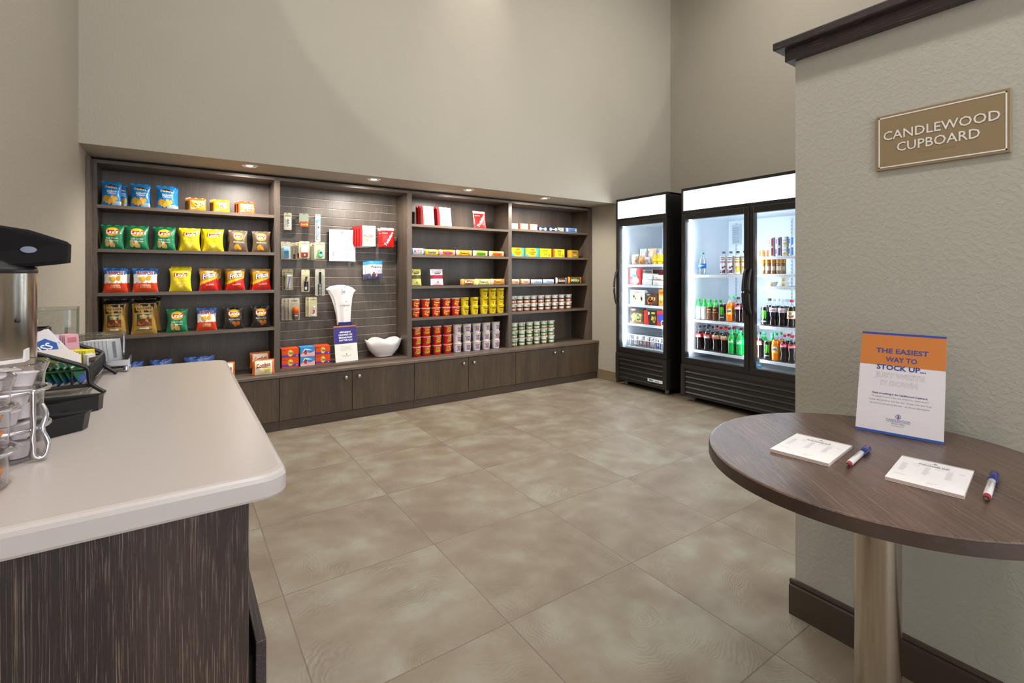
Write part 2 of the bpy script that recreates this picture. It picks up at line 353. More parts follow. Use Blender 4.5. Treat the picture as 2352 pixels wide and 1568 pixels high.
# baseboards with a moulded top
def base_prof(x0, dx, h, t): return [(x0, 0), (x0+dx*t, 0), (x0+dx*t, h*.84), (x0+dx*t*.55, h*.87), (x0+dx*t*.8, h*.93), (x0+dx*t*.6, h), (x0, h)]
BBM = M('#4d4139', 'plastic'); BBL = M('#7d6d57', 'plastic')
g = Geo(); P = base_prof(0, -1, .122, .016); n = len(P)
g.add([(1.787+x, -1.6, z) for x, z in P]+[(1.787+x, .903, z) for x, z in P], [(i, (i+1) % n, (i+1) % n+n, i+n) for i in range(n)]+[tuple(range(n)), tuple(reversed(range(n, 2*n)))], BBM)
g.box((1.787, .888, 0), (1.93, .903, .11), BBM); struct(g.build('baseboard_partition'))
g = Geo(); P = base_prof(0, -1, .108, .012)
g.add([(3.958+x, 3.92, z) for x, z in P]+[(3.958+x, 4.215, z) for x, z in P], [(i, (i+1) % n, (i+1) % n+n, i+n) for i in range(n)]+[tuple(range(n)), tuple(reversed(range(n, 2*n)))], BBL)
g.box((3.946, 3.908, 0), (XR, 3.92, .108), BBL); struct(g.build('baseboard_back'))
g = Geo(); g.box((XR-.012, -2.6, 0), (XR, 3.908, .108), BBL); struct(g.build('baseboard_right'))

# housings of the unseen ceiling lamps, and the four recessed downlights over the shelves
def downlight(x, y, z, label, grp, r=.055, kw=1):
    t = thing('recessed_downlight', label, 'ceiling light', (x, y, z), 0, grp)
    a = Geo(); a.lathe([(r*.72, .0), (r*.78, -.006), (r, -.004), (r*1.02, 0)], M('#e9e7e2', 'gloss'), 28, cap=False); a.build('trim_ring', t)
    b = Geo(); b.lathe([(r*.42, -.001), (r*.6, -.0025), (r*.74, -.001)], M('#cfcfd2', 'metal'), 24, cap=False); b.build('reflector', t)
    c = Geo(); c.lathe([(.001, -.004), (r*.3, -.0035), (r*.42, -.001)], emit('lamp_glow', (1, .93, .82, 1), 14), 20); c.build('bulb', t)
for x, l in zip(NICHE_LAMPS, ('recessed downlight above the leftmost bay of chip bags', 'recessed downlight above the slatwall bay', 'recessed downlight above the candy and cereal bay', 'recessed downlight nearest the fridges')):
    downlight(x, 4.05, ZS, l, 'downlights in the niche ceiling')
for i, (x, y, pw) in enumerate(UNSEEN_CEILING_LAMPS): downlight(x, y, CEIL, 'unseen recessed lamp in the high ceiling', 'lamps in the high ceiling', .10)
t = thing('added_spotlight', 'added unseen spotlight under the high ceiling', 'ceiling light', (2.65, .95, CEIL))  # invented fixture, out of view, housing the added wall spot
a = Geo(); a.box((-.25, -.02, -.025), (.25, .02, 0), M('#e9e7e2', 'gloss')); a.build('track', t)
a = Geo(); a.lathe([(.02, -.03), (.035, -.05), (.04, -.09)], M('#e9e7e2', 'gloss'), 20, cap=False); a.build('lamp_head', t)

# ================================================================== shelving wall
YF = 4.31; TH = .022
def bay(label, x0, x1, l, r, shelves, seen=True):
    """one shelving unit between x0 and x1; l, r side board thickness"""
    t = thing('shelving_unit', label, 'shelving unit', (0, 0, 0), 0, 'built-in shelving units in the niche')
    for nm, a, b in (('side_panel', x0, x0+l), ('side_panel', x1-r, x1)):
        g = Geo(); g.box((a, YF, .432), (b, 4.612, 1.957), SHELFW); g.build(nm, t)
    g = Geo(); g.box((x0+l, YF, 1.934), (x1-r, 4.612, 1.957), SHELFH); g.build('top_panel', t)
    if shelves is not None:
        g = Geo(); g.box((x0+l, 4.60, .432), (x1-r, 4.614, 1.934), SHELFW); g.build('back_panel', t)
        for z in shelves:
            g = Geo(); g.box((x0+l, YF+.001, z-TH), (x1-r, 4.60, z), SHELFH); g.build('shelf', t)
    return t
Z1 = [1.661, 1.369, 1.077, .786]; Z3 = [1.657, 1.376, 1.087, .795]; Z4 = [1.671, 1.384, 1.087, .800]
bay('tall dark wood shelving bay full of chip bags, beside the left wall', -.4495, .637, .0195, .020, Z1)
b2 = bay('dark wood bay with the slatwall and its hanging toiletries', .637, 1.721, .020, .022, None)
bay('dark wood shelving bay holding the red and yellow cereal cups', 1.721, 2.8115, .022, .0205, Z3)
bay('dark wood shelving bay nearest the fridges, with green striped cups', 2.8115, 3.954, .0205, .065, Z4)
# slatwall of horizontal boards with bright groove lips
g = Geo(); SLW = wood('slatwall_laminate', '#4d433b', '#64584e', '#8e8171', 'z', .42, .45, 170, 9)
z = 1.934; zg = 1.85; lip = M('#c9bda6', 'plastic'); g.box((.657, 4.606, .432), (1.699, 4.614, 1.934), M('#2a2421', 'plastic'))
top = 1.934
for k in range(20):
    zz = zg-.0752*k
    if zz < .47: break
    g.box((.657, 4.594, zz+.0035), (1.699, 4.606, top), SLW); g.box((.657, 4.5925, zz-.0035), (1.699, 4.606, zz-.0008), lip); top = zz-.0035
g.box((.657, 4.594, .432), (1.699, 4.606, top), SLW); sw = g.build('slatwall_panel', b2)
g = Geo(); g.box((.657, YF-.002, .433), (1.699, 4.594, .452), SHELFH); g.build('bottom_shelf', b2)
# filler board against the left wall
g = Geo(); g.box((XL+.001, 4.18, .434), (-.4505, 4.33, 1.952), SHELFW); tag(g.build('filler_board'), 'narrow upright filler board between the left wall and the shelving', 'board')
# ledge over the base cabinets
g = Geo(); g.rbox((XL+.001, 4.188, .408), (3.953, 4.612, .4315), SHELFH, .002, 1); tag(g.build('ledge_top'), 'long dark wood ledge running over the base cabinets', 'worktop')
# base cabinets
DX = [.636, 1.181, 1.722, 2.268, 2.812, 3.358, 3.91]
def knob(par, x, z):
    k = Geo(); k.lathe([(.005, 0), (.005, .012), (.012, .016), (.0155, .022), (.014, .028), (.007, .031)], M('#b9b4ad', 'metal'), 18, T=Matrix.Rotation(pi/2, 4, 'X')); k.build('knob', par, (x, 4.203, z))
def base_cab(label, x0, x1, doors):
    t = thing('base_cabinet', label, 'cabinet', (0, 0, 0), 0, 'base cabinets under the shelving')
    g = Geo(); g.box((x0+.001, 4.222, .0), (x1-.001, 4.61, .407), DOORW); g.build('carcass', t)
    g = Geo(); g.box((x0+.001, 4.212, 0), (x1-.001, 4.222, .072), wood('kick_laminate', '#3a2e25', '#4a3b2d', '#6b5741', 'x', .45, .35, 150, 10)); g.build('kick_board', t)
    for a, b, kx in doors:
        d = Geo(); d.rbox((a+.0018, 4.203, .076), (b-.0018, 4.2215, .403), DOORW, .0012, 1); dd = d.build('door', t)
        if kx is not None: knob(dd, kx, .352)
base_cab('dark wood base cabinet at the left, partly hidden by the white worktop', XL+.001, DX[0], [(XL+.002, .09, .04), (.09, DX[0], .14)])
base_cab('pair of dark wood cabinet doors under the slatwall bay', DX[0], DX[2], [(DX[0], DX[1], 1.128), (DX[1], DX[2], 1.233)])
base_cab('pair of dark wood cabinet doors under the cereal cup bay', DX[2], DX[4], [(DX[2], DX[3], 2.21), (DX[3], DX[4], 2.32)])
base_cab('pair of dark wood cabinet doors nearest the fridges', DX[4], 3.951, [(DX[4], DX[5], 3.306), (DX[5], DX[6], 3.414), (DX[6], 3.951, None)])

# ================================================================== products on the shelves
YP = 4.335                                           # front plane of the goods
def span(u0, u1, y=YP): return onY(u0, 700, y).x, onY(u1, 700, y).x
def bag_geo(w, h, t, band, marks, seal=.05, pinch=.12, kind='foil', seed=0, clear_top=None):
    """pillow bag standing on its bottom seal; BAND(u, v) gives its colour"""
    rnd = random.Random(seed); ph = rnd.random()*6; g = Geo(); nx, nz = 26, 28
    def prof(u, v):
        a = max(0., min(1., (v-seal*.5)/(1-seal*1.5))); return (max(0, 1-abs(u)**2.6)**.75)*(max(0, sin(pi*a))**.55)
    def S(x, z, l=0., side=-1):
        u = 2*x/w; v = z/h
        xx = x*(1-pinch*sin(pi*max(0, min(1, v)))*abs(u)); b = prof(max(-1, min(1, u)), v)
        wr = .035*t*sin(7*u+ph+5*v)*b+.05*t*sin(11*v+ph*2+3*u)*b*abs(u)
        return (xx, side*(t/2*b+wr+l)+.003*sin(9*u+ph)*(v > .93), z)
    for side in (-1, 1):
        vs = [S(w*(i/nx-.5), h*j/nz, 0, side) for j in range(nz+1) for i in range(nx+1)]
        for j in range(nz):
            for i in range(nx):
                a = j*(nx+1)+i; m = M(band((i+.5)/nx*2-1, (j+.5)/nz), kind)
                f = (a, a+1, a+nx+2, a+nx+1)
                k = g.mi(m); o = len(g.v) if (i == 0 and j == 0) else o
                if i == 0 and j == 0: g.v += vs
                g.f.append(tuple(x+o for x in (f if side < 0 else f[::-1]))); g.m.append(k); g.sm.append(True)
    for mk in marks: mk(g, S)
    return g
def ell(cx, cy, rx, ry, c, lay=1, rot=0): return lambda g, S: g.ell(S, cx, cy, rx, ry, M(c, 'ink'), lay, 20, rot)
def txt(s, cx, cy, h, c, wd=None, lay=3, bold=.02, slant=0, rot=0, arc=0): return lambda g, S: g.text(s, S, cx, cy, h, M(c, 'ink'), wd, bold, slant, rot, 0, lay, arc)
def rec(x0, y0, x1, y1, c, lay=1): return lambda g, S: g.rect(S, x0, y0, x1, y1, M(c, 'ink'), lay)
def blobs(n, cx, cy, sx, sy, r, cols, lay=2, seed=1):
    def f(g, S):
        rn = random.Random(seed)
        for i in range(n):
            x = cx+sx*(rn.random()*2-1); y = cy+sy*(rn.random()*2-1); g.ell(S, x, y, r*(.8+.5*rn.random()), r*(.55+.35*rn.random()), M(cols[i % len(cols)], 'ink'), lay+i % 3, 12, rn.random()*3)
    return f
def chips_logo(w, y, sub, subc, chip):
    return [ell(0, y, w*.30, w*.185, '#f2b21f', 1), ell(0, y+.003, w*.27, w*.15, '#f7d23a', 2),
            lambda g, S: g.poly([(-w*.31, y-w*.07), (-w*.30, y+w*.10), (-w*.1, y+w*.055), (w*.1, y+w*.055), (w*.30, y+w*.10), (w*.31, y-w*.06), (0, y-w*.10)], S, M('#c2201d', 'ink'), 3),
            txt("Lay's", 0, y-.001, w*.135, '#ffffff', w*.5, 5, .03, .12)]+[txt(s_, 0, y-w*.27-i*w*.105, w*.062, subc, w*.55, 2, .01, .15) for i, s_ in enumerate(sub)]+chip
W_, H_ = .165, .165
def lays(col, sub, subc, seed, blobc, flip=0):
    chip = [blobs(4, 0, H_*.20, W_*.24, .010, W_*.11, blobc, 2, seed)]
    return bag_geo(W_, H_, .055, lambda u, v: col, chips_logo(W_, H_*.70, sub, subc, chip), seed=seed)
def ruffles(seed):
    band = lambda u, v: '#1d5fa8' if v > .74+.03*sin(7*u) else ('#f1efe6' if v > .36+.02*sin(16*u) else '#d9411c')
    return bag_geo(W_, H_, .05, band, [txt('RUFFLES', 0, H_*.785, W_*.145, '#a51c1c', W_*.66, 5, .015), txt('RUFFLES', 0, H_*.785, W_*.15, '#ffffff', W_*.70, 2, .05),
        blobs(5, 0, H_*.53, W_*.18, .010, W_*.11, ['#e8b52c', '#d99b1e'], 2, seed), txt('CHEDDAR', 0, H_*.26, W_*.075, '#ffe7a8', W_*.4, 3, .02), txt('& SOUR CREAM', 0, H_*.185, W_*.045, '#ffe7a8', W_*.4, 3, .01)], seed=seed)
def fritos(seed):
    band = lambda u, v: '#a97a2c' if v > .86 else ('#c8901f' if v > .52+.16*u else ('#e9c21c' if v > .40+.16*u else '#d2211b'))
    return bag_geo(W_, H_, .05, band, [lambda g, S: g.poly([(-W_*.36, H_*.48), (-W_*.33, H_*.72), (W_*.36, H_*.86), (W_*.40, H_*.64)], S, M('#6d1420', 'ink'), 1), txt('Fritos', W_*.02, H_*.67, W_*.22, '#f3f3ff', W_*.68, 4, .04, .2, .16), txt('Fritos', W_*.02, H_*.67, W_*.25, '#2b3a8c', W_*.74, 3, .08, .2, .16),
        txt('The ORIGINAL', .01, H_*.26, W_*.07, '#ffe9c0', W_*.45, 2, .01, 0, .1)], seed=seed)
def snyders(seed):
    w, h = .190, .245
    band = lambda u, v: '#191512' if v > .84 else '#a8823a'
    return bag_geo(w, h, .06, band, [rec(-w*.40, h*.60, w*.40, h*.84, '#1b1613', 1), rec(-w*.34, h*.655, w*.34, h*.765, '#c9a35c', 2), txt("SNYDER'S", 0, h*.71, h*.06, '#1b1613', w*.6, 4, .012),
        rec(-w*.30, h*.10, w*.30, h*.55, '#1e4a2c', 1), txt('Olde Tyme', 0, h*.50, h*.04, '#cfd8c0', w*.4, 2, .01), rec(-w*.30, h*.22, w*.30, h*.42, '#5c3120', 2), blobs(9, 0, h*.32, w*.22, h*.05, w*.07, ['#8a4a22', '#b5702f', '#6b3518'], 3, seed), rec(-w*.18, h*.13, w*.18, h*.17, '#e6e6dc', 2)], seed=seed)
def cookies_blue(seed):
    w, h = .150, .165
    band = lambda u, v: '#1f86cf' if v > .18 or u < .1 else '#a8c8ea'
    return bag_geo(w, h, .045, band, [txt("Grandma's", -.002, h*.75, h*.095, '#efe3c8', w*.62, 4, .03, .1, -.05), lambda g, S: g.ell(S, 0, h*.76, w*.36, h*.07, M('#3a2216', 'ink'), 2), ell(-.005, h*.82, w*.1, h*.05, '#5a3218', 3),
        txt('Sandwich', .004, h*.58, h*.075, '#ffffff', w*.5, 3, .02), txt('Cremes', .002, h*.50, h*.075, '#ffffff', w*.44, 3, .02), blobs(11, -.006, h*.22, w*.30, h*.09, w*.115, ['#e8b23c', '#d69a2a', '#efc252'], 2, seed)], seed=seed, pinch=.05)
def cookies_small(c1, c2, c3, seed):
    w, h = .125, .095
    return bag_geo(w, h, .03, lambda u, v: c1 if v > .80 or abs(u) > .86 else c2, [txt("Grandma's", 0, h*.72, h*.15, '#fff5dc', w*.68, 3, .03, .1), ell(.012, h*.42, w*.27, h*.2, c3, 2), blobs(7, .012, h*.42, w*.2, h*.12, w*.035, ['#4a2512', '#3a1c0e'], 4, seed), txt('Rich', -w*.25, h*.17, h*.13, '#fff5dc', w*.25, 3, .03)], seed=seed, seal=.08, pinch=.02)

def put(geo_or_src, name, label, cat, grp, u0, u1, z, y=YP, rz=0, rx=0, sx=None, wref=W_):
    x0, x1 = span(u0, u1, y); cx = (x0+x1)/2; s = (x1-x0)/wref
    if rx < -.1 and 'bag' in (name or geo_or_src.name): rz += random.uniform(-.09, .09)
    loc = (cx, y+(.022 if name or rx else 0), z+.0015)
    if isinstance(geo_or_src, Geo):
        o = geo_or_src.build(name, None, loc, (rx, 0, rz)); tag(o, label, cat, grp)
    else: o = dup(geo_or_src, label, loc, (rx, 0, rz))
    o.scale = (s, 1, 1) if sx is None else (s, sx, sx)
    return o
LEAN = -radians(7)
z = Z1[0]
b = put(cookies_blue(1), 'cookie_bag', 'leftmost bright blue cookie bag on the top shelf', 'snack bag', 'blue cookie bags', 231, 278, z, wref=.15, rx=LEAN)
put(b, '', 'blue cookie bag on the top shelf, middle one of the three in front', '', '', 298, 345, z, wref=.15, rx=LEAN)
put(b, '', 'blue cookie bag on the top shelf, front one of the rightmost pair', '', '', 359, 404, z, wref=.15, rx=LEAN, y=YP+.0)
put(b, '', 'blue cookie bag tucked behind the leftmost one on the top shelf', '', '', 262, 296, z, wref=.15, rx=LEAN*2, y=YP+.10, rz=.35)
put(b, '', 'blue cookie bag tucked behind the middle one on the top shelf', '', '', 310, 350, z, wref=.15, rx=LEAN*2, y=YP+.08, rz=.2)
put(b, '', 'blue cookie bag peeping out behind the rightmost blue one on the top shelf', '', '', 364, 410, z, wref=.15, rx=LEAN, y=YP+.055, rz=.1)
for (nm, c1, c2, c3, us, sd) in (('gold', '#a8681c', '#d9a024', '#e6bd6a', (433, 474), 3), ('yellow', '#c8881c', '#e6b730', '#f0d080', (490, 528), 4), ('orange', '#b34a20', '#cf7a48', '#e8bd96', (547, 587), 5)):
    b = put(cookies_small(c1, c2, c3, sd), 'cookie_pack', f'small square {nm} cookie pack at the front of its row, top shelf', 'snack pack', 'small cookie packs on the top shelf', us[0], us[1], z, wref=.125, rx=LEAN)
    put(b, '', f'{nm} cookie pack just behind the front {nm} one, top shelf', '', '', us[0]-5, us[1]-4, z, wref=.125, rx=LEAN, y=YP+.04)
    put(b, '', f'rearmost {nm} cookie pack of its little row, top shelf', '', '', us[0]-8, us[1]-9, z, wref=.125, rx=LEAN, y=YP+.08)
z = Z1[1]
GP = 'chip bags on the shelves'
gb = put(lays('#0f7a4a', ['Sour Cream', '& Onion'], '#e7f0e4', 11, ['#e2c27a', '#d0a860']), 'chip_bag', 'leftmost green chip bag on the second shelf', 'chip bag', GP, 229, 285, z, rx=LEAN)
put(gb, '', 'green chip bag on the second shelf, middle of the three', '', '', 286, 342, z, rx=LEAN)
put(gb, '', 'green chip bag on the second shelf, next to the yellow bags', '', '', 350, 404, z, rx=LEAN)
yb = put(lays('#e9d312', ['Classic'], '#d9b40c', 12, ['#f0dc6a', '#e0c24a']), 'chip_bag', 'yellow chip bag on the second shelf, beside the green bags', 'chip bag', GP, 411, 461, z, rx=LEAN)
put(yb, '', 'yellow chip bag on the second shelf, beside the brown bags', '', '', 465, 515, z, rx=LEAN)
put(yb, '', 'yellow chip bag standing behind the left yellow one, second shelf', '', '', 407, 452, z, y=YP+.075, rx=LEAN)
put(yb, '', 'yellow chip bag standing behind the right yellow one, second shelf', '', '', 460, 505, z, y=YP+.075, rx=LEAN)
bb = put(lays('#6b5a48', ['Barbecue'], '#efe4d2', 13, ['#e8a52a', '#d98f1e']), 'chip_bag', 'brown barbecue chip bag on the second shelf, left of the two', 'chip bag', GP, 525, 571, z, rx=LEAN)
put(bb, '', 'brown barbecue chip bag at the right end of the second shelf', '', '', 579, 623, z, rx=LEAN)
put(bb, '', 'dark chip bag behind the left brown barbecue bag, second shelf', '', '', 521, 562, z, y=YP+.078, rx=LEAN)
z = Z1[2]
rb = put(ruffles(21), 'chip_bag', 'leftmost blue, white and red ridged chip bag, third shelf', 'chip bag', GP, 235, 294, z, rx=LEAN)
put(rb, '', 'blue, white and red ridged chip bag, second on the third shelf', '', '', 303, 364, z, rx=LEAN)
put(rb, '', 'ridged chip bag half hidden behind the leftmost one, third shelf', '', '', 250, 300, z, y=YP+.075, rx=LEAN)
put(yb, '', 'yellow chip bag alone at the middle of the third shelf, in front', '', '', 388, 441, z, rx=LEAN)
put(yb, '', 'taller looking yellow chip bag right behind the third shelf one', '', '', 392, 440, z+.012, y=YP+.075, rx=LEAN*.5)
fb = put(fritos(22), 'chip_bag', 'red and gold corn chip bag on the third shelf, leftmost of three', 'chip bag', GP, 457, 502, z, rx=LEAN)
put(fb, '', 'red and gold corn chip bag on the third shelf, middle of three', '', '', 519, 564, z, rx=LEAN)
put(fb, '', 'red and gold corn chip bag at the right end of the third shelf', '', '', 579, 624, z, rx=LEAN)
put(fb, '', 'corn chip bag behind the leftmost red and gold one, third shelf', '', '', 467, 510, z, y=YP+.075, rx=LEAN)
put(fb, '', 'corn chip bag behind the middle red and gold one, third shelf', '', '', 515, 556, z, y=YP+.075, rx=LEAN)
put(fb, '', 'corn chip bag behind the rightmost red and gold one, third shelf', '', '', 574, 616, z, y=YP+.075, rx=LEAN)
z = Z1[3]
sb = put(snyders(31), 'pretzel_bag', 'brown and green pretzel bag in front at the left, fourth shelf', 'snack bag', 'pretzel bags on the fourth shelf', 233, 290, z, wref=.19, rx=LEAN)
put(sb, '', 'brown and green pretzel bag in front, second from the left wall', '', '', 300, 361, z, wref=.19, rx=LEAN)
put(sb, '', 'pretzel bag behind the left front one on the fourth shelf', '', '', 240, 296, z, wref=.19, y=YP+.10, rx=LEAN*.6)
put(sb, '', 'pretzel bag rising behind the second one on the fourth shelf', '', '', 316, 370, z+.008, wref=.19, y=YP+.10, rx=LEAN*.6)
put(gb, '', 'single green chip bag on the fourth shelf', '', '', 381, 432, z, rx=LEAN)
put(rb, '', 'ridged chip bag in blue, white and red on the fourth shelf', '', '', 451, 499, z, rx=LEAN)
kb = put(lays('#26221f', ['Barbecue'], '#cfc4b4', 33, ['#b5651e', '#a85a1a']), 'chip_bag', 'black barbecue chip bag on the fourth shelf, left of the two', 'chip bag', GP, 513, 563, z, rx=LEAN)
put(kb, '', 'black barbecue chip bag at the right end of the fourth shelf', '', '', 577, 623, z, rx=LEAN)
z = .4325
def combos(seed):
    w, h = .20, .12
    return bag_geo(w, h, .05, lambda u, v: '#c8601c' if abs(u) > .8 or v > .9 else '#f0dfc0', [txt('Combos', 0, h*.58, h*.26, '#8a2a18', w*.62, 3, .04, 0, .1), blobs(4, .03, h*.25, .04, .01, .014, ['#c8c832', '#e0d060'], 2, seed), rec(-w*.33, h*.40, w*.33, h*.43, '#8a2a18', 2)], seed=seed, seal=.06, pinch=.03)
cb = put(combos(41), 'pretzel_snack_bag', 'cream and orange filled pretzel bag lying in front on the ledge', 'snack bag', 'filled pretzel bags on the ledge', 580, 632, z, y=4.24, wref=.20, rx=-.35, rz=-.1)
put(cb, '', 'orange edged pretzel bag slumped behind the front one on the ledge', '', '', 575, 622, z+.04, y=4.345, wref=.20, rx=-.15, rz=.15)
put(cb, '', 'pretzel bag peeping out past the end of the white worktop', '', '', 497, 541, z, y=4.24, wref=.20, rx=-.15, rz=.1)
def blue_snack(seed): return bag_geo(.2, .165, .05, lambda u, v: '#1d4f9c', [txt('Snack Mix', 0, .08, .02, '#ffffff', .12)], seed=seed)
for i, (u0, u1, zt) in enumerate(((284, 305, 0), (352, 372, 0), (430, 470, 0))):
    o = (put(blue_snack(42), 'snack_bag', 'dark blue snack bag showing its top behind the worktop, leftmost', 'snack bag', 'blue bags behind the white worktop', u0-8, u1+24, z, wref=.2, y=4.33, rx=LEAN) if i == 0 else
         put(bs, '', ['', 'dark blue snack bag just showing behind the worktop, middle one', 'dark blue snack bag just showing behind the worktop, nearest its corner'][i], '', '', u0-8, u1+24, z, wref=.2, y=4.33, rx=LEAN))
    bs = o if i == 0 else bs

# ---- bay 3, candy
z = Z3[0]
def mike_bag(seed):
    w, h = .155, .185
    return bag_geo(w, h, .03, lambda u, v: '#c81e1e' if u < -.72 else '#e2dcd6', [ell(.006, h*.52, w*.30, h*.07, '#a5281c', 1), ell(.006, h*.52, w*.25, h*.045, '#f4e6dc', 2), txt('mike', .006, h*.52, h*.055, '#8c1a10', w*.38, 3, .03), blobs(9, .006, h*.30, w*.28, h*.05, w*.05, ['#8cc63c', '#f0c83c', '#7ac0e0', '#e89060'], 2, seed)], kind='paper', seed=seed, pinch=.0)
def twiz_bag(seed):
    w, h = .145, .175
    return bag_geo(w, h, .03, lambda u, v: '#cfc4bc' if v > .86 else '#d01d17', [txt('Twizzlers', .012, h*.43, h*.17, '#ffffff', h*.85, 4, .06, 0, 1.0), txt('Twizzlers', .012, h*.43, h*.2, '#3a1040', h*.88, 2, .08, 0, 1.0), rec(-w*.40, h*.70, 0, h*.73, '#f6e9e0', 2)], seed=seed, pinch=.02)
mb = put(mike_bag(51), 'candy_bag', 'white candy bag with red side on the top shelf, left group front', 'candy bag', 'candy bags on the top shelf', 971, 1000, z, wref=.155, rx=LEAN*1.3)
put(mb, '', 'white candy bag with red side on the top shelf, right group front', '', '', 1008, 1040, z, wref=.155, rx=LEAN*1.3)
for i, (a, lb) in enumerate(((963, 'left'), (958, 'left'), (1002, 'right'), (998, 'right'))):
    put(mb, '', f'white and red candy bag {"second" if i % 2 == 0 else "last"} in the {lb} group, top shelf', '', '', a, a+29, z, wref=.155, y=YP+.045*(1+i % 2), rx=LEAN*.7)
tb = put(twiz_bag(52), 'candy_bag', 'red licorice bag standing alone on the top shelf', 'candy bag', 'licorice bags', 1091, 1119, z, wref=.145, rx=LEAN*1.3)
def bar_geo(w, h, d, c1, c2, word, tc, seed, c3=None):
    g = Geo(); n = 12
    def S(x, zz, l=0.):
        u = 2*x/w; return (x, -l-d/2*max(0, 1-abs(u)**8)**.5*max(0, sin(pi*min(1, max(0, zz/h))))**.4, zz)
    nx, nz = 16, 6
    for side in (-1, 1):
        o = len(g.v)
        for j in range(nz+1):
            for i in range(nx+1):
                u = i/nx*2-1; end = abs(u) > .84; zz = h*(.5+(j/nz-.5)*(1 if not end else 1.0+.10*sin(i*2+j)))
                x, y, z_ = S(w*(i/nx-.5), h*j/nz); g.v.append((x, y if side < 0 else -y, max(0, zz)))
        for j in range(nz):
            for i in range(nx):
                a = o+j*(nx+1)+i; f = (a, a+1, a+nx+2, a+nx+1); col = c2 if abs((i+.5)/nx*2-1) > .8 else c1
                g.f.append(f if side < 0 else f[::-1]); g.m.append(g.mi(M(col, 'foil'))); g.sm.append(True)
    g.text(word, S, 0, h*.52, h*.38, M(tc, 'ink'), w*.6, .03, .1, 0, 0, 3)
    if c3: g.ell(S, w*.0, h*.45, w*.34, h*.32, M(c3, 'ink'), 1)
    return g
z = Z3[1]
put(bar_geo(.14, .062, .03, '#cfe2f2', '#4a86d0', 'RITZ', '#b03a20', 60), 'candy_bar', 'pale blue wrapped bar beside the slatwall divider, second shelf', 'candy bar', 'candy bars on the second shelf', 946, 977, z, wref=.14)
BAR2 = [(978, 1009, '#f2c81c', '#d9a818', 'Butterfinger', '#1c3a90', 'plain yellow', None), (1011, 1048, '#f0c21c', '#c98ab8', 'PayDay', '#9a2a20', 'yellow with pink ends', '#c8508c'), (1051, 1086, '#f29a1c', '#d8b48c', "Reese's", '#5a2a12', 'orange with brown print', '#f0c030'),
        (1090, 1122, '#d9dc2c', '#e8ecb0', 'Almond', '#1f5a2c', 'yellow and green', '#6aa82c'), (1127, 1160, '#f0b01c', '#e6d8b0', 'Cup', '#a8341c', 'amber orange', '#e8641c')]
for i, (u0, u1, c1, c2, wd, tc, ds, c3) in enumerate(BAR2):
    g = bar_geo(.15, .055, .028, c1, c2, wd, tc, 61+i, c3)
    o = put(g, 'candy_bar', f'{ds} candy bar in front on the second candy shelf', 'candy bar', 'candy bars on the second shelf', u0, u1, z, wref=.15)
    put(o, '', f'{ds} candy bar hidden just behind its twin, second candy shelf', '', '', u0-4, u1-4, z, wref=.15, y=YP+.05)
z = Z3[2]
def bistro(c1, c2, seed):
    w, h = .12, .165
    return bag_geo(w, h, .035, lambda u, v: c2 if .38 < v < .62 or v < .05 or v > .97 else c1, [txt('Cookie', 0, h*.80, h*.12, '#2b1a14', w*.7, 3, .03, .1), rec(-w*.22, h*.66, w*.25, h*.71, '#2b1a14', 2), ell(0, h*.22, w*.12, h*.06, '#e8e0c8', 2), ell(.004, h*.21, w*.05, h*.05, '#5a2a20', 3)], kind='paper', seed=seed, pinch=.05)
put(bistro('#cfcf72', '#5c4a30', 70), 'cookie_bag', 'pale olive and brown cookie bag beside the slatwall divider', 'snack bag', 'cookie bags on the third shelf', 946, 970, z, wref=.12, rx=LEAN)
put(bistro('#e6dcea', '#a01c3c', 71), 'cookie_bag', 'white and crimson cookie bag standing alone on the third shelf', 'snack bag', 'cookie bags on the third shelf', 991, 1021, z, wref=.12, rx=LEAN)
for i, (u0, u1, c1, c2, wd, tc, ds, c3) in enumerate(((1064, 1092, '#b8762a', '#d9a04a', 'Rolo', '#f5e3b0', 'bronze and gold', '#5a2a12'), (1096, 1129, '#d8cf2a', '#f0ec9c', 'Peanut', '#6a4a10', 'lime yellow', '#f0f0b0'), (1131, 1162, '#e8781c', '#d9b8a0', "Reese's", '#5a2a50', 'orange and purple', '#f0b020'))):
    o = put(bar_geo(.14, .06, .028, c1, c2, wd, tc, 74+i, c3), 'candy_bar', f'{ds} candy bar in front, over the yellow cereal cups', 'candy bar', 'candy bars over the yellow cups', u0, u1, z, wref=.14, rx=-.1)
    put(o, '', f'{ds} candy bar behind its twin, over the yellow cereal cups', '', '', u0-4, u1-5, z, wref=.14, y=YP+.05, rx=-.1)

# ---- cups
def cup(name, r, h, body, rim, band, marks, kind='paper', rb=.80):
    """tapered cup with a foil lid that has its own pull tab"""
    g = Geo(); prof = [(r*rb, 0), (r*rb+.001, .003)]; cols = [M(body[0], kind)]
    nb = len(band)
    for zf, c in band: prof.append((r*(rb+(1-rb)*zf), h*zf)); cols.append(M(c, kind))
    prof += [(r, h*.97), (r*1.07, h*.97), (r*1.07, h)]; cols += [M(band[-1][1], kind), M(rim, kind), M(rim, kind)]
    g.lathe(prof, None, 22, mats=cols)
    def S(x, zz, l=0.):
        rr = r*(rb+(1-rb)*zz/h)+l; a = x/r; return (rr*sin(a), -rr*cos(a), zz)
    for mk in marks: mk(g, S)
    o = g.build(name)
    l = Geo(); l.lathe([(r*1.07, h), (r*1.09, h+.0008), (r*1.05, h+.0018), (.001, h+.002)], M(rim, 'foil'), 22, cap=False)
    l.add([(-.008, -r*1.05, h+.001), (.008, -r*1.05, h+.001), (.004, -r*1.28, h-.004), (-.004, -r*1.28, h-.004)], [(0, 1, 2, 3), (3, 2, 1, 0)], M(rim, 'foil')); l.build('foil_lid', o)
    return o
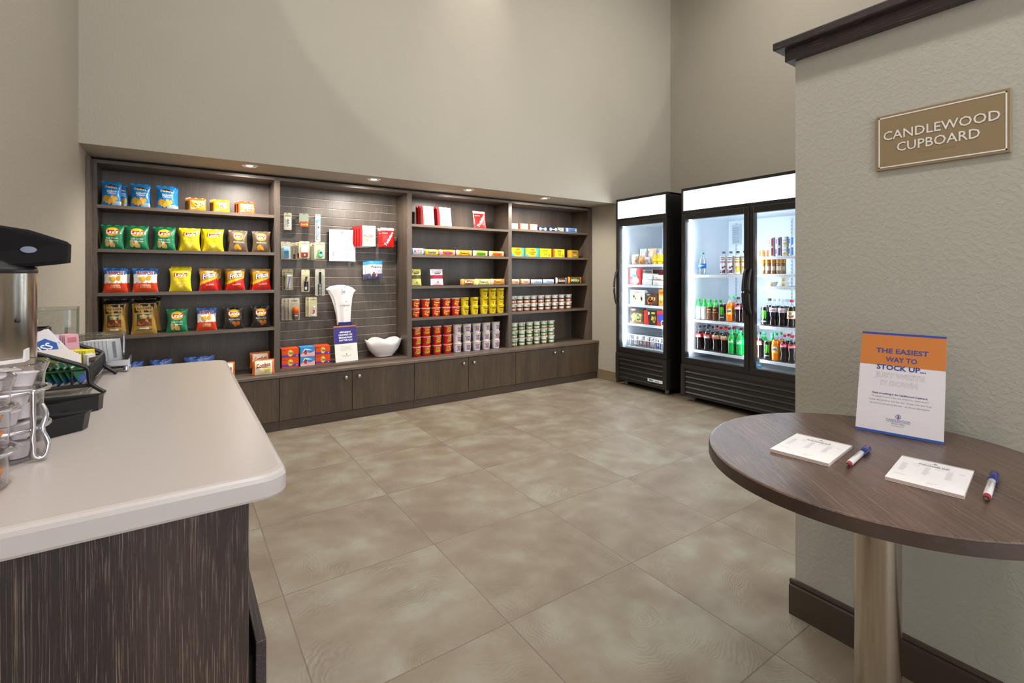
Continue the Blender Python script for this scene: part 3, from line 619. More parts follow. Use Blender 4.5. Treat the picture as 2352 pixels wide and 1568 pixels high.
def grid_cups(src, cat, grp, name, us, uw, z0, h, rows, y, desc, rx=0, ends=None):
    """columns at pixel centres US, ROWS[i] high; names every cup by column and height"""
    k = 0
    for c, u in enumerate(us):
        n = rows[c]
        for r_ in range(n):
            lv = {1: 'only', 2: ['bottom', 'top'][r_ % 2] if n == 2 else '', 3: ['bottom', 'middle', 'top'][r_]}[n] if n in (1, 3) else ['bottom', 'top'][r_]
            lab = f'{desc}, {ORD[c]} column from the left, {lv} layer'
            x = onY(u, 700, y-.03).x; loc = (x+random.uniform(-.001, .001), y, z0+.001+r_*(h+.0028))
            rot = (0, 0, random.uniform(-.28, .28))
            if k == 0: o = src; o.location = loc; o.rotation_euler = rot; tag(o, lab, cat, grp)
            else: o = dup(src, lab, loc, rot)
            k += 1
ww = lambda *a: [930+.153*x for x in a]
def cheer_red(): 
    r, h = .043, .083
    return cup('cereal_cup', r, h, ['#c8281c'], '#e8c8b0', [(.9, '#c8281c'), (.97, '#e9d9d4')], [txt('Cheerios', .004, h*.60, .017, '#f6dc6a', .066, 3, .03), ell(0, h*.27, .012, .012, '#f0b848', 2), ell(.001, h*.27, .005, .005, '#c8281c', 3), rec(-.02, h*.78, .02, h*.81, '#f6dc6a', 2), ell(-.022, h*.35, .008, .007, '#f4d23c', 2)])
def cheer_yel():
    r, h = .043, .083
    return cup('cereal_cup', r, h, ['#ecd01a'], '#e8d65a', [(.9, '#ecd01a'), (.97, '#d9c84a')], [txt('Cheerios', .004, h*.72, .017, '#2a241a', .066, 3, .03), lambda g, S: g.poly([(0, h*.12), (.017, h*.36), (.015, h*.48), (.006, h*.5), (0, h*.43), (-.006, h*.5), (-.015, h*.48), (-.017, h*.36)], S, M('#6a5018', 'ink'), 2), lambda g, S: g.poly([(0, h*.17), (.013, h*.36), (.012, h*.45), (.006, h*.46), (0, h*.39), (-.006, h*.46), (-.012, h*.45), (-.013, h*.36)], S, M('#e8b03a', 'ink'), 3), ell(0, h*.33, .004, .004, '#b0241c', 4)])
def charms():
    r, h = .043, .088
    return cup('cereal_cup', r, h, ['#c81f22'], '#e8a888', [(.9, '#c81f22'), (.97, '#e4cfcf')], [txt('LUCKY', .004, h*.66, .02, '#f0cc2c', .045, 3, .06, 0, 0, 2), txt('Charms', .002, h*.42, .021, '#f0cc2c', .06, 3, .05, .1, .08), ell(-.024, h*.42, .009, .016, '#2c6a34', 2), rec(-.02, h*.80, .016, h*.83, '#f6e0d0', 2)])
def crunch():
    r, h = .043, .088
    return cup('cereal_cup', r, h, ['#ded6e0'], '#e0d2ac', [(.9, '#ded6e0'), (.97, '#e6e0e4')], [txt('Cinnamon', .002, h*.68, .014, '#7a2418', .052, 3, .03, 0, .06), txt('Toast', .002, h*.50, .016, '#c8601c', .036, 3, .05), txt('Crunch', .002, h*.32, .018, '#2a4a90', .048, 3, .05, 0, -.05), blobs(8, .004, h*.45, .018, .014, .004, ['#c83c1c', '#2a8a4a', '#e0a82c', '#5a2a70'], 2, 3), rec(-.02, h*.82, .018, h*.84, '#8a7a90', 2)])
YC = 4.385
grid_cups(cheer_red(), 'cereal cup', 'red oat cereal cups', 'cereal_cup', ww(172, 325, 482, 635, 775), 20, Z3[3], .083, [2]*5, YC, 'red oat cereal cup')
grid_cups(cheer_yel(), 'cereal cup', 'yellow oat cereal cups', 'cereal_cup', ww(915, 1060, 1205, 1330, 1450), 20, Z3[3], .083, [2, 2, 3, 3, 3], YC, 'yellow oat cereal cup')
grid_cups(charms(), 'cereal cup', 'red marshmallow cereal cups', 'cereal_cup', ww(192, 338, 500, 655), 20, .4325, .088, [3]*4, YC, 'red cereal cup with yellow print on the ledge')
grid_cups(crunch(), 'cereal cup', 'white cereal cups', 'cereal_cup', ww(803, 950, 1095, 1240, 1385), 20, .4325, .088, [3]*5, YC, 'white cereal cup with colourful print on the ledge')
def soup(stripe, low):
    r, h = .038, .080
    return cup('soup_cup', r, h, [low], '#e6e2d4', [(.14, low), (.40, '#e8e0d2'), (.58, stripe), (.95, '#efece2')], [txt('Zoup', .010, h*.78, .018, '#1c1a1a', .03, 3, .04, .15), rec(-.028, h*.44, .026, h*.56, stripe, 1), blobs(9, .0, h*.24, .024, .010, .006, [low, '#c83c1c', '#e0b43c', '#8a3a1c'], 2, 5)])
w4 = lambda *a: [1160+.1786*x for x in a]
grid_cups(soup('#5c3028', '#b5602c'), 'soup cup', 'white and brown noodle cups', 'soup_cup', w4(124, 210, 298, 388, 480, 568, 658, 745, 834), 15, Z4[3], .080, [2]*9, YC, 'white noodle cup with a brown stripe')
grid_cups(soup('#3f8a34', '#8a9a5c'), 'soup cup', 'white and green noodle cups', 'soup_cup', w4(137, 235, 333, 427, 520, 612), 15, .4325, .080, [3]*6, YC, 'white noodle cup with a green stripe')

# ---- bay 4 boxes
def boxg(w, d, h, front, side, marks, top=None, kind='paper', dep=0):
    g = Geo(); g.box((-w/2, 0, 0), (w/2, d, h), M(side, kind)); S = flat(0.0)
    g.rect(S, -w/2+.0005, .0005, w/2-.0005, h-.0005, M(front, kind), .4)
    for mk in marks: mk(g, S)
    return g
def putbox(g, name, label, cat, grp, u0, u1, z, wref, y=YP, rz=0):
    return put(g, name, label, cat, grp, u0, u1, z, y=y, wref=wref, rz=rz)
z = Z4[0]
b = putbox(boxg(.082, .03, .062, '#f6ead8', '#e07a2c', [txt('orbit', 0, .03, .018, '#e6a05c', .06), rec(-.04, .0, .041, .004, '#e8843c', 2), rec(-.04, .058, .041, .062, '#e8843c', 2)]), 'gum_box', 'white and orange gum box nearest the divider on the top shelf', 'candy box', 'small boxes on the top shelf', 1176, 1192, z, .082)
put(b, '', 'white and orange gum box on the top shelf, middle of three', '', '', 1195.5, 1213, z, wref=.082)
put(b, '', 'white and orange gum box on the top shelf, beside the dark gum packs', '', '', 1217, 1234, z, wref=.082)
b = putbox(boxg(.095, .03, .042, '#1c2a52', '#16203e', [ell(-.028, .021, .014, .016, '#e8f0f4', 2), ell(.03, .021, .014, .016, '#e8f0f4', 2), ell(-.028, .021, .006, .008, '#3a7ac0', 3), ell(.03, .021, .006, .008, '#3a7ac0', 3), txt('reo', .0, .024, .014, '#ffffff', .03)]), 'gum_pack', 'dark blue gum pack with white rings, left of the two', 'candy box', 'small boxes on the top shelf', 1240, 1259, z, .095)
put(b, '', 'dark blue gum pack with white rings, right of the two', '', '', 1261, 1280, z, wref=.095)
putbox(boxg(.09, .03, .05, '#8a8a80', '#4a5a5c', [txt('ICE', 0, .028, .024, '#f4f4ee', .06, 3, .06), blobs(6, 0, .012, .03, .005, .006, ['#c8b85c', '#3a4a4c'], 2, 3)]), 'gum_pack', 'grey gum pack reading ICE on the top shelf', 'candy box', 'small boxes on the top shelf', 1283, 1299, z, .09)
putbox(boxg(.14, .03, .052, '#7aa0dc', '#3a5c9c', [txt('pure fresh', .008, .038, .009, '#2c3a80', .07), txt('mentos', .01, .020, .018, '#2c3a80', .085, 3, .05), ell(-.05, .03, .012, .018, '#e8ecf8', 2), ell(.055, .028, .008, .014, '#e8ecf8', 2)]), 'mint_box', 'light blue mint box at the right end of the top shelf', 'candy box', 'small boxes on the top shelf', 1302, 1328, z, .14)
z = Z4[1]
def fish(): return boxg(.14, .035, .092, '#f2d81c', '#e0c41c', [lambda g, S: g.poly([(-.07, .0), (-.04, .0), (-.07, .045)], S, M('#3aa8d0', 'ink'), 2), lambda g, S: g.poly([(.07, .0), (.07, .092), (.03, .092), (.055, .05), (.03, .0)], S, M('#3aa8d0', 'ink'), 2), txt('Swedish', 0, .048, .017, '#c83c1c', .075, 3, .03, .1), txt('Fish', 0, .026, .018, '#c83c1c', .04, 3, .03, .1), ell(.0, .074, .026, .008, '#e0641c', 2)])
b = putbox(fish(), 'candy_box', 'yellow and turquoise candy box beside the divider', 'candy box', 'theatre candy boxes', 1178, 1207, z, .14)
put(b, '', 'yellow and turquoise candy box, second from the divider', '', '', 1209, 1237, z, wref=.14)
def patch(side): return boxg(.14, .035, .092, '#e9df1c', side, [txt('SOUR', -.004, .070, .016, '#2a2c14', .05, 3, .06), txt('PATCH', -.002, .046, .013, '#4a8a2c', .05, 3, .04), txt('KIDS', .0, .026, .014, '#c83c20', .04, 3, .06), ell(.045, .018, .012, .013, '#e8842c', 2), blobs(6, 0, .05, .06, .035, .004, ['#8ac83c', '#d9c020'], 2, 8)])
putbox(patch('#6ab82c'), 'candy_box', 'bright yellow candy box with green side', 'candy box', 'theatre candy boxes', 1242, 1270, z, .14, rz=.06)
putbox(patch('#e8641c'), 'candy_box', 'bright yellow candy box with orange side', 'candy box', 'theatre candy boxes', 1276, 1300, z, .14, rz=.06)
putbox(boxg(.13, .06, .085, '#d0a824', '#c89a20', [txt('BEARS', -.004, .062, .015, '#8a2a1c', .08, 3, .06), txt('HARIBO', 0, .026, .013, '#ffffff', .07, 3, .04), blobs(4, .04, .025, .01, .012, .008, ['#e8c83c', '#c83c1c'], 2, 9)]), 'candy_box', 'golden gummy candy box at the right end of its shelf', 'candy box', 'theatre candy boxes', 1313, 1334, z, .13, rz=.30)
z = Z4[2]
for i, (u0, u1, c1, c2, wd, tc, ds, c3, h) in enumerate(((1176, 1196, '#e8d8b8', '#d9a02c', 'Twix', '#c8241c', 'cream and gold, beside the divider', None, .055), (1198, 1220, '#e8d8b8', '#d9a02c', 'Twix', '#c8241c', 'cream and gold, second from the divider', None, .055),
        (1222.5, 1248, '#cfdcec', '#b8cce0', '3 Muske', '#6a8ab8', 'silvery white, left of the pair', None, .05), (1250, 1275, '#cfdcec', '#b8cce0', '3 Muske', '#6a8ab8', 'silvery white, right of the pair', None, .05),
        (1279, 1304, '#4a3028', '#e0d4c8', 'Snickers', '#d8d0c8', 'dark brown with a pale end', None, .068), (1307, 1338, '#6a3818', '#d98a1c', 'Milky', '#c8e8a0', 'large brown and orange', '#3a6a2c', .075))):
    o = put(bar_geo(.12, h, .028, c1, c2, wd, tc, 90+i, c3), 'candy_bar', f'candy bar over the noodle cups, {ds}', 'candy bar', 'candy bars over the noodle cups', u0, u1, z, wref=.12)
    put(o, '', f'rear candy bar over the noodle cups, behind the {ds.split(",")[0]} one' + (', leftmost' if i in (0, 2) else ', next along' if i in (1, 3) else ''), '', '', u0-3, u1-3, z, wref=.12, y=YP+.05)
# ================================================================== slatwall bay: hooks and hanging packs
WY = 4.5918
def hook(x, z, ln, label=None):
    t = thing('slatwall_hook', label, 'hook', (x, WY, z), 0, 'metal hooks on the slatwall')
    g = Geo(); g.box((-.009, -.003, -.045), (.009, 0, .004), glass('clear_plastic', (.93, .94, .96, 1), 1.5, .05)); g.build('back_plate', t)
    g = Geo(); g.tube([(0, -.002, 0), (0, -ln*.8, 0), (0, -ln+.006, .002), (0, -ln, .012)], .0022, CHROME, 6); g.build('prong', t)
CLEAR = glass('blister_plastic', (.98, .985, .99, 1), .9, .05)
def card(w, h, cardcol, marks, content=None):
    """hang card with punched tab and a clear blister over its content"""
    g = Geo(); r = .006
    pts = [(-w/2, -h+r), (-w/2+r, -h), (w/2-r, -h), (w/2, -h+r), (w/2, -r), (w/2-r, 0), (-w/2+r, 0), (-w/2, -r)]
    g.prism(pts, (-.0006, .0006), M(cardcol, 'paper')); S = flat(-.0008)
    for mk in marks: mk(g, S)
    return g
def blister(w, h, d, zc):
    g = Geo(); g.rbox((-w/2, -d, zc-h/2), (w/2, -.0015, zc+h/2), CLEAR, .005, 2); return g
def hang(name, label, cat, grp, u0, u1, v0, v1, y, cardcol, marks, parts=(), rz=0, blis=True, wz=None, hk=True, hlabel=None):
    x0, x1 = onY(u0, v0, y).x, onY(u1, v0, y).x; um = (u0+u1)/2; zt, zb = onY(um, v0, y).z, onY(um, v1, y).z; w, h = x1-x0, zt-zb
    t = thing(name, label, cat, ((x0+x1)/2, y, zt), rz, grp)
    card(w, h, cardcol, [lambda g, S, m=m: m(g, S, w, h) for m in marks]).build('hang_card', t)
    for nm, f in parts: f(w, h).build(nm, t)
    if blis: blister(w*.86, h*.72, .018, -h*.58).build('blister', t)
    if hk: hook((x0+x1)/2, zt-.012, WY-y+.008, hlabel or 'metal hook on the slatwall')
    return t, w, h
def k_text(s, fy, hh, c, wd=.7, slant=0): return lambda g, S, w, h: g.text(s, S, 0, -h*fy, hh, M(c, 'ink'), w*wd, .02, slant, 0, 0, 3)
GH = 'toiletry packs hanging on the slatwall'
def p_keychain(w, h):
    g = Geo()
    for i, (dx, dz, r) in enumerate(((0, -.38, .006), (.002, -.45, .008), (-.002, -.53, .006), (.004, -.60, .007), (-.006, -.68, .006), (.008, -.72, .005), (0, -.77, .006))):
        g.lathe([(.001, -r), (r, 0), (.001, r)], M('#3c3640' if i % 2 else '#a9a6b4', 'metal'), 10, T=Matrix.Translation((dx, -.010, dz*h)))
    return g
hang('hair_pin_pack', 'cream card of small metal trinkets, top left of the slatwall', 'toiletry pack', GH, 652, 670, 488.5, 528, 4.50, '#d9cfae', [k_text('style', .16, .006, '#4a4030')], [('trinket', p_keychain)], hlabel='metal hook holding the top left trinket card')
def p_boxr(w, h): g = Geo(); g.box((-w*.45, -.02, -h), (w*.45, -.001, -h*.66), M('#9a3a1c', 'paper')); g.text('2 Pack', flat(-.02), -.01, -h*.84, .010, M('#f4dcc0', 'ink'), w*.45); g.ell(flat(-.02), w*.25, -h*.82, .010, .009, M('#d9a83c', 'ink'), 1); return g
hang('razor_refill_pack', 'grey green card with a small rust red box below', 'toiletry pack', GH, 687, 709, 490, 521, 4.50, '#7f8676', [k_text('BLADE', .62, .007, '#3a3a34')], [('inner_box', p_boxr)], blis=False, hlabel='metal hook holding the grey green card')
def p_brush(w, h):
    g = Geo(); g.rbox((-.006, -.012, -h*.92), (.006, -.002, -h*.28), M('#e8ecf0', 'gloss'), .003); g.rbox((-.008, -.016, -h*.30), (.010, -.002, -h*.18), M('#6cc4cc', 'plastic'), .003); g.text('Reach', flat(-.012), 0, -h*.72, .012, M('#1c9a94', 'ink'), .045, .03, 0, pi/2); g.rect(flat(-.012), -.003, -h*.52, .005, -h*.44, M('#2a3a9c', 'ink'), 1); return g
hang('toothbrush', 'tall narrow toothbrush pack, silver and turquoise, on the slatwall', 'toothbrush', GH, 724, 736, 492, 555, 4.49, '#c9ced0', [], [('toothbrush_body', p_brush)], hlabel='metal hook holding the toothbrush pack')
def p_deo(w, h): g = Geo(); g.rbox((-w*.32, -.018, -h*.93), (w*.32, -.002, -h*.48), M('#4f9cbc', 'plastic'), .006); g.rbox((-w*.30, -.017, -h*.50), (w*.30, -.003, -h*.30), M('#8fd0dc', 'gloss'), .007); g.text('Secret', flat(-.018), 0, -h*.63, .007, M('#1c3c54', 'ink'), w*.4); return g
hang('deodorant_pack', 'pale blue deodorant on a cream card, beside the bay divider', 'toiletry pack', GH, 645, 668, 555, 595, 4.50, '#cfc8b4', [], [('deodorant_stick', p_deo)], hlabel='metal hook holding the deodorant card')
def p_floss(w, h): g = Geo(); g.rbox((-w*.34, -.017, -h*.68), (w*.34, -.002, -h*.26), M('#f1e8d2', 'gloss'), .008); g.rbox((-w*.32, -.016, -h*.93), (w*.32, -.002, -h*.67), M('#8c2a22', 'paper'), .003); g.ell(flat(-.016), 0, -h*.80, .006, .008, M('#e4d9c4', 'ink'), 1); return g
def shadow_pack(src_w, n, lab, cat='toiletry pack', col='#cdc3a8'): pass
a, w_, h_ = hang('body_wash_pack', 'front cream card with a white and dark red stick', 'toiletry pack', GH, 687, 711, 554, 593, 4.49, '#d9ceac', [k_text('Old Spice', .12, .006, '#5a5040')], [('deodorant_stick', p_floss)], hlabel='metal hook holding the white and dark red stick packs')
dup(a, 'cream card just behind the front white and dark red stick pack', a.location+Vector((-.022, .035, -.006)), (0, 0, .06)); dup(a, 'rearmost cream card of the white and dark red stick packs', a.location+Vector((-.05, .07, -.012)), (0, 0, .08))
def p_wash(w, h):
    g = Geo(); g.lathe([(.010, 0), (.016, .006), (.017, .03), (.011, .055), (.007, .062)], M('#5fd08a', 'gloss'), 16, T=Matrix.Translation((.004, -.016, -h*.94)) @ Matrix.Diagonal((1.2, .8, 1, 1)))
    g.lathe([(.008, 0), (.009, .004), (.009, .016), (.006, .02)], M('#f1f2f4', 'gloss'), 14, T=Matrix.Translation((.004, -.016, -h*.94+.064))); g.ell(flat(-.030), .004, -h*.94+.042, .011, .010, M('#22408c', 'ink'), 1); g.text('Mouth', flat(-.0305), .004, -h*.94+.022, .008, M('#ffffff', 'ink'), .02); return g
a, w_, h_ = hang('mouthwash_pack', 'front card with a small green mouthwash bottle', 'toiletry pack', GH, 722, 746, 556, 594, 4.49, '#d9cdac', [k_text('Scope', .14, .006, '#4a4436')], [('mouthwash_bottle', p_wash)], hlabel='metal hook holding the green mouthwash packs')
dup(a, 'card just behind the front green mouthwash pack', a.location+Vector((-.025, .035, -.006)), (0, 0, .06)); dup(a, 'rearmost card of the green mouthwash packs', a.location+Vector((-.05, .07, -.012)), (0, 0, .08))
def p_razor(w, h): g = Geo(); g.tube([(-.010, -.008, -h*.93), (-.003, -.010, -h*.6), (.004, -.010, -h*.36)], .0045, M('#3a3482', 'gloss'), 8); g.rbox((-.016, -.016, -h*.34), (.022, -.003, -h*.28), M('#e4e4f0', 'gloss'), .002); g.prism([(-.010, -h*.34), (.018, -h*.34), (.008, -h*.42), (.0, -h*.42)], (-.013, -.004), M('#8c84c8', 'gloss')); return g
a, w_, h_ = hang('razor_pack', 'front card with a violet disposable razor', 'toiletry pack', GH, 655, 673, 618, 666, 4.50, '#a79c78', [k_text('shave', .14, .007, '#2c2a20')], [('razor', p_razor)], hlabel='metal hook holding the razor packs')
dup(a, 'card with a violet razor just behind the front one', a.location+Vector((-.018, .035, -.002)), (0, 0, .05))
def p_spray(w, h): g = Geo(); g.lathe([(.016, 0), (.017, .004), (.017, .062), (.012, .070), (.010, .072), (.009, .10), (.006, .102)], M('#1b1a1b', 'gloss'), 16, T=Matrix.Translation((.004, -.018, -h*.95)) @ Matrix.Diagonal((1, .8, h/.16, 1))); g.rect(flat(-.033), -.011, -h*.90, .006, -h*.77, M('#a9a9b0', 'ink'), 1); return g
hang('hair_spray_pack', 'cream card with a small black spray bottle', 'toiletry pack', GH, 692, 711, 619, 670, 4.50, '#cfc39c', [], [('spray_bottle', p_spray)], hlabel='metal hook holding the black spray bottle')
def p_hbr(w, h):
    g = Geo(); g.rbox((-.008, -.012, -h*.50), (.009, -.002, -h*.10), M('#191719', 'gloss'), .004); g.rbox((-.016, -.012, -h*.98), (.016, -.002, -h*.54), M('#191719', 'plastic'), .004); g.box((-.005, -.011, -h*.55), (.006, -.003, -h*.49), M('#191719', 'gloss'))
    for j in range(9):
        for i in range(4): g.lathe([(.0012, 0), (.0012, .006), (.0022, .008)], M('#e8e6e0', 'gloss'), 6, T=Matrix.Translation((-.011+i*.0073, -.012, -h*(.95-.045*j))) @ Matrix.Rotation(pi/2, 4, 'X'))
    return g
hang('hairbrush_pack', 'tall pack with a black hairbrush with white bristle tips', 'toiletry pack', GH, 724, 746, 618, 679, 4.49, '#b9b9a8', [], [('hairbrush', p_hbr)], hlabel='metal hook holding the hairbrush pack')
def p_orange(w, h): g = Geo(); g.lathe([(.022, 0), (.024, .004), (.024, .05), (.0235, .052)], M('#5a4638', 'plastic'), 18, T=Matrix.Translation((.006, -.022, -h*.96)) @ Matrix.Diagonal((1, .7, 1, 1))); g.lathe([(.024, 0), (.024, .042), (.020, .05), (.004, .053)], M('#e8661c', 'gloss'), 18, T=Matrix.Translation((.006, -.022, -h*.96+.052)) @ Matrix.Diagonal((1, .7, 1, 1))); g.text('FOAM', flat(-.039), .006, -h*.96+.032, .010, M('#e8e0d4', 'ink'), .022); return g
a, w_, h_ = hang('shave_foam_pack', 'front pack with an orange capped brown can', 'toiletry pack', GH, 664, 688, 684, 735, 4.50, '#c3bda6', [k_text('edge', .12, .010, '#4a4034', .6)], [('foam_can', p_orange)], hlabel='metal hook holding the orange capped cans')
dup(a, 'pack just behind the front orange capped can', a.location+Vector((-.022, .04, -.002)), (0, 0, .05)); dup(a, 'rearmost pack of the orange capped cans', a.location+Vector((-.045, .078, -.004)), (0, 0, .05))
def p_paste(w, h): g = Geo(); g.prism([(-.016, -h*.94), (.020, -h*.94), (.014, -h*.58), (.002, -h*.58)], (-.016, -.003), M('#efe6ea', 'gloss')); g.lathe([(.008, 0), (.007, .02)], M('#f6f6f6', 'gloss'), 12, T=Matrix.Translation((.009, -.010, -h*.58))); g.rect(flat(-.016), -.002, -h*.82, .012, -h*.63, M('#b83a3a', 'ink'), 1, 1); g.rect(flat(-.016), -.008, -h*.86, .004, -h*.80, M('#4a4a9c', 'ink'), 2, 1); return g
a, w_, h_ = hang('toothpaste_pack', 'front pack with a small red and white toothpaste tube', 'toiletry pack', GH, 709, 728, 682, 727, 4.50, '#cfc69c', [k_text('Colgate', .13, .007, '#2c281c')], [('toothpaste_tube', p_paste)], hlabel='metal hook holding the toothpaste packs')
dup(a, 'toothpaste pack just behind the front one', a.location+Vector((-.018, .04, -.001)), (0, 0, .05))
# hanging candy
def hbag(g, name, label, u0, u1, v0, y, wref, grp='candy bags hanging on the slatwall'):
    h = max(v[2] for v in g.v); p = onY((u0+u1)/2, v0, y); o = g.build(name, None, (p.x, y, p.z-h)); tag(o, label, 'candy bag', grp)
    o.scale = ((onY(u1, v0, y).x-onY(u0, v0, y).x)/wref, 1, 1); hook(p.x, p.z-.012, WY-y+.008, 'metal hook holding the '+label.split(' in front')[0].replace('foremost ', '')+'s' if 'foremost' in label else 'metal hook holding the '+label.split(',')[0]); return o, p
o, p = hbag(mike_bag(55), 'candy_bag', 'foremost white candy bag with a red side, hanging on the slatwall', 826, 863, 518, 4.46, .155)
for i in range(1, 4): dup(o, ['', 'white and red candy bag, second on the slatwall hook', 'white and red candy bag, third on the slatwall hook', 'rearmost white and red candy bag on the slatwall hook'][i], o.location+Vector((-.012*i, .035*i-.002, -.003*i)), (0, 0, 0), o.scale)
o, p = hbag(twiz_bag(56), 'candy_bag', 'foremost red licorice bag, hanging on the slatwall', 874, 905, 523, 4.46, .145)
dup(o, 'second red licorice bag behind the hanging one', o.location+Vector((-.012, .04, -.003)), (0, 0, 0), o.scale)
def welch(seed):
    w, h = .135, .165
    return bag_geo(w, h, .035, lambda u, v: '#3a9ad4' if v > .80 else ('#e6e6f0' if v > .30 else '#5a5a80'), [rec(-w*.4, h*.55, w*.42, h*.75, '#f6f6fa', 1), txt("Welch's", 0, h*.65, h*.11, '#3a2a5c', w*.72, 3, .03), blobs(12, -.0, h*.22, w*.34, h*.12, w*.07, ['#d8dce8', '#c8442c', '#3a4a9c', '#e0a040', '#ffffff'], 2, seed), txt('Fruit Snacks', .01, h*.45, h*.05, '#7a86b4', w*.5, 3)], seed=seed, pinch=.0)
o, p = hbag(welch(57), 'candy_bag', 'foremost blue and white fruit snack bag, hanging below the candy', 846, 878, 598, 4.46, .135)
for i in range(1, 3): dup(o, ['', 'second blue and white fruit snack bag on its hook', 'rearmost blue and white fruit snack bag on its hook'][i], o.location+Vector((-.012*i, .04*i, -.004*i)), (0, 0, 0), o.scale)
# paper notice in a clear holder
y = 4.56; a = onY(756, 526, y); b = onY(816, 600, y); t = thing('notice_holder', 'white printed price list in a clear holder on the slatwall', 'notice', ((a.x+b.x)/2, y, b.z))
w_, h_ = b.x-a.x, a.z-b.z
g = Geo(); g.box((-w_/2, -.001, 0), (w_/2, 0, h_), M('#f4f4f6', 'paper')); S = flat(-.0012)
g.ell(S, 0, h_*.92, .006, .006, M('#8a7a7a', 'ink')); g.text('CANDLEWOOD', S, 0, h_*.855, .008, M('#9a8a86', 'ink'), w_*.38, 0); g.text('SUITES', S, 0, h_*.80, .005, M('#9a8a86', 'ink'), w_*.2, 0)
for x0, ys in ((-.085, [.70, .655, .64, .625, .60, .585, .57, .55, .535, .45, .40, .33, .315, .30, .285, .27, .255, .24, .225, .21, .195, .18, .165, .15]), (.02, [.70, .67, .655, .64, .62, .56, .52, .505, .49, .475, .40, .36, .345, .33, .315, .30, .285, .27, .255, .24, .225, .21, .195, .18, .165, .15])):
    g.lines(S, x0, x0+.06, [h_*q for q in ys], .0013, M('#b3a8a8', 'ink'))
g.build('paper_sheet', t)
g = Geo(); g.box((-w_/2-.003, -.004, -.004), (w_/2+.003, -.0025, h_+.002), glass('holder_acrylic', (.97, .97, .98, 1), .6, .02)); g.box((-w_/2-.003, -.010, -.006), (w_/2+.003, .002, -.003), CLEAR); g.build('clear_holder', t)
for sx in (-.07, .045): g = Geo(); g.box((sx, .004, -.05), (sx+.028, .008, .01), CLEAR); g.build('clip', t)
# fan of white bags on a clip
y = 4.475; t = thing('shopping_bag_bundle', 'fanned bundle of folded white paper bags hanging from a hook', 'bag bundle', (onY(790, 663, y).x, y, onY(790, 663, y).z))
def zz_(v): return onY(790, v, y).z-t.location.z
def xx_(u): return onY(u, 700, y).x-t.location.x
def fan(us, dy, m, nm):
    g = Geo(); n = 14; vs = []; L_, R_ = us
    for j in range(n+1):
        f = j/n; v = 660+(745-660)*f
        l = L_[0]+(L_[1]-L_[0])*(1-(1-f)**1.7) if f > .25 else L_[2]+(L_[0]+(L_[1]-L_[0])*(1-.75**1.7)-L_[2])*(f/.25)
        r = R_[0]+(R_[1]-R_[0])*(1-(1-f)**1.7) if f > .25 else R_[2]+(R_[0]+(R_[1]-R_[0])*(1-.75**1.7)-R_[2])*(f/.25)
        for i in range(9):
            k = i/8; yy = dy-.022*sin(pi*k)*(1-.3*f)+.012*sin(3*pi*k)*f; arch = -8*sin(pi*k)*(1-f)**2
            vs.append((xx_(l+(r-l)*k), yy, zz_(v+arch+(4*k if f < .1 else 0)+ (3 if k in (0, 1) and f == 0 else 0))))
    fs = [(j*9+i, j*9+i+1, (j+1)*9+i+1, (j+1)*9+i) for j in range(n) for i in range(8)]
    o = len(vs); g.add(vs+[(x, q+.006, z) for x, q, z in vs], fs+[tuple(q+o for q in f[::-1]) for f in fs]+[(i, i+o, i+1+o, i+1) for i in range(8)], m, True)
    return g
g = fan(((762, 776, 752), (812, 805, 817)), 0, M('#efebea', 'paper'), 'x'); Sf = lambda x, z, l: (x, -.026-l, z)
g.text('CUPBOARD', Sf, xx_(791), zz_(701), .014, M('#55506c', 'ink'), .085); g.text('THE', Sf, xx_(793), zz_(692), .009, M('#7a7690', 'ink'), .022); g.text('you belong', Sf, xx_(792), zz_(712), .005, M('#8a869a', 'ink'), .04, 0); g.build('paper_bag', t)
for i, (a_, b_) in enumerate((((752, 775, 749), (810, 803, 816)), ((757, 778, 755), (814, 804, 818)))):
    g = fan((a_, b_), .012+.012*i, M('#e4e0e0', 'paper'), 'x'); g.build('paper_bag', t)
g = Geo(); g.box((xx_(776), -.034, zz_(749)), (xx_(806), -.016, zz_(739)), M('#28306c', 'paper')); g.box((xx_(777), -.030, zz_(755)), (xx_(804), -.012, zz_(749)), M('#e9e4e0', 'paper')); g.build('printed_band', t)
g = Geo(); g.box((xx_(784), -.036, zz_(668)), (xx_(792), -.026, zz_(661)), CHROME); g.tube([(xx_(788), .116, zz_(660)), (xx_(788), -.03, zz_(660)), (xx_(791), -.045, zz_(657))], .0025, CHROME, 6); g.build('metal_clip', t)

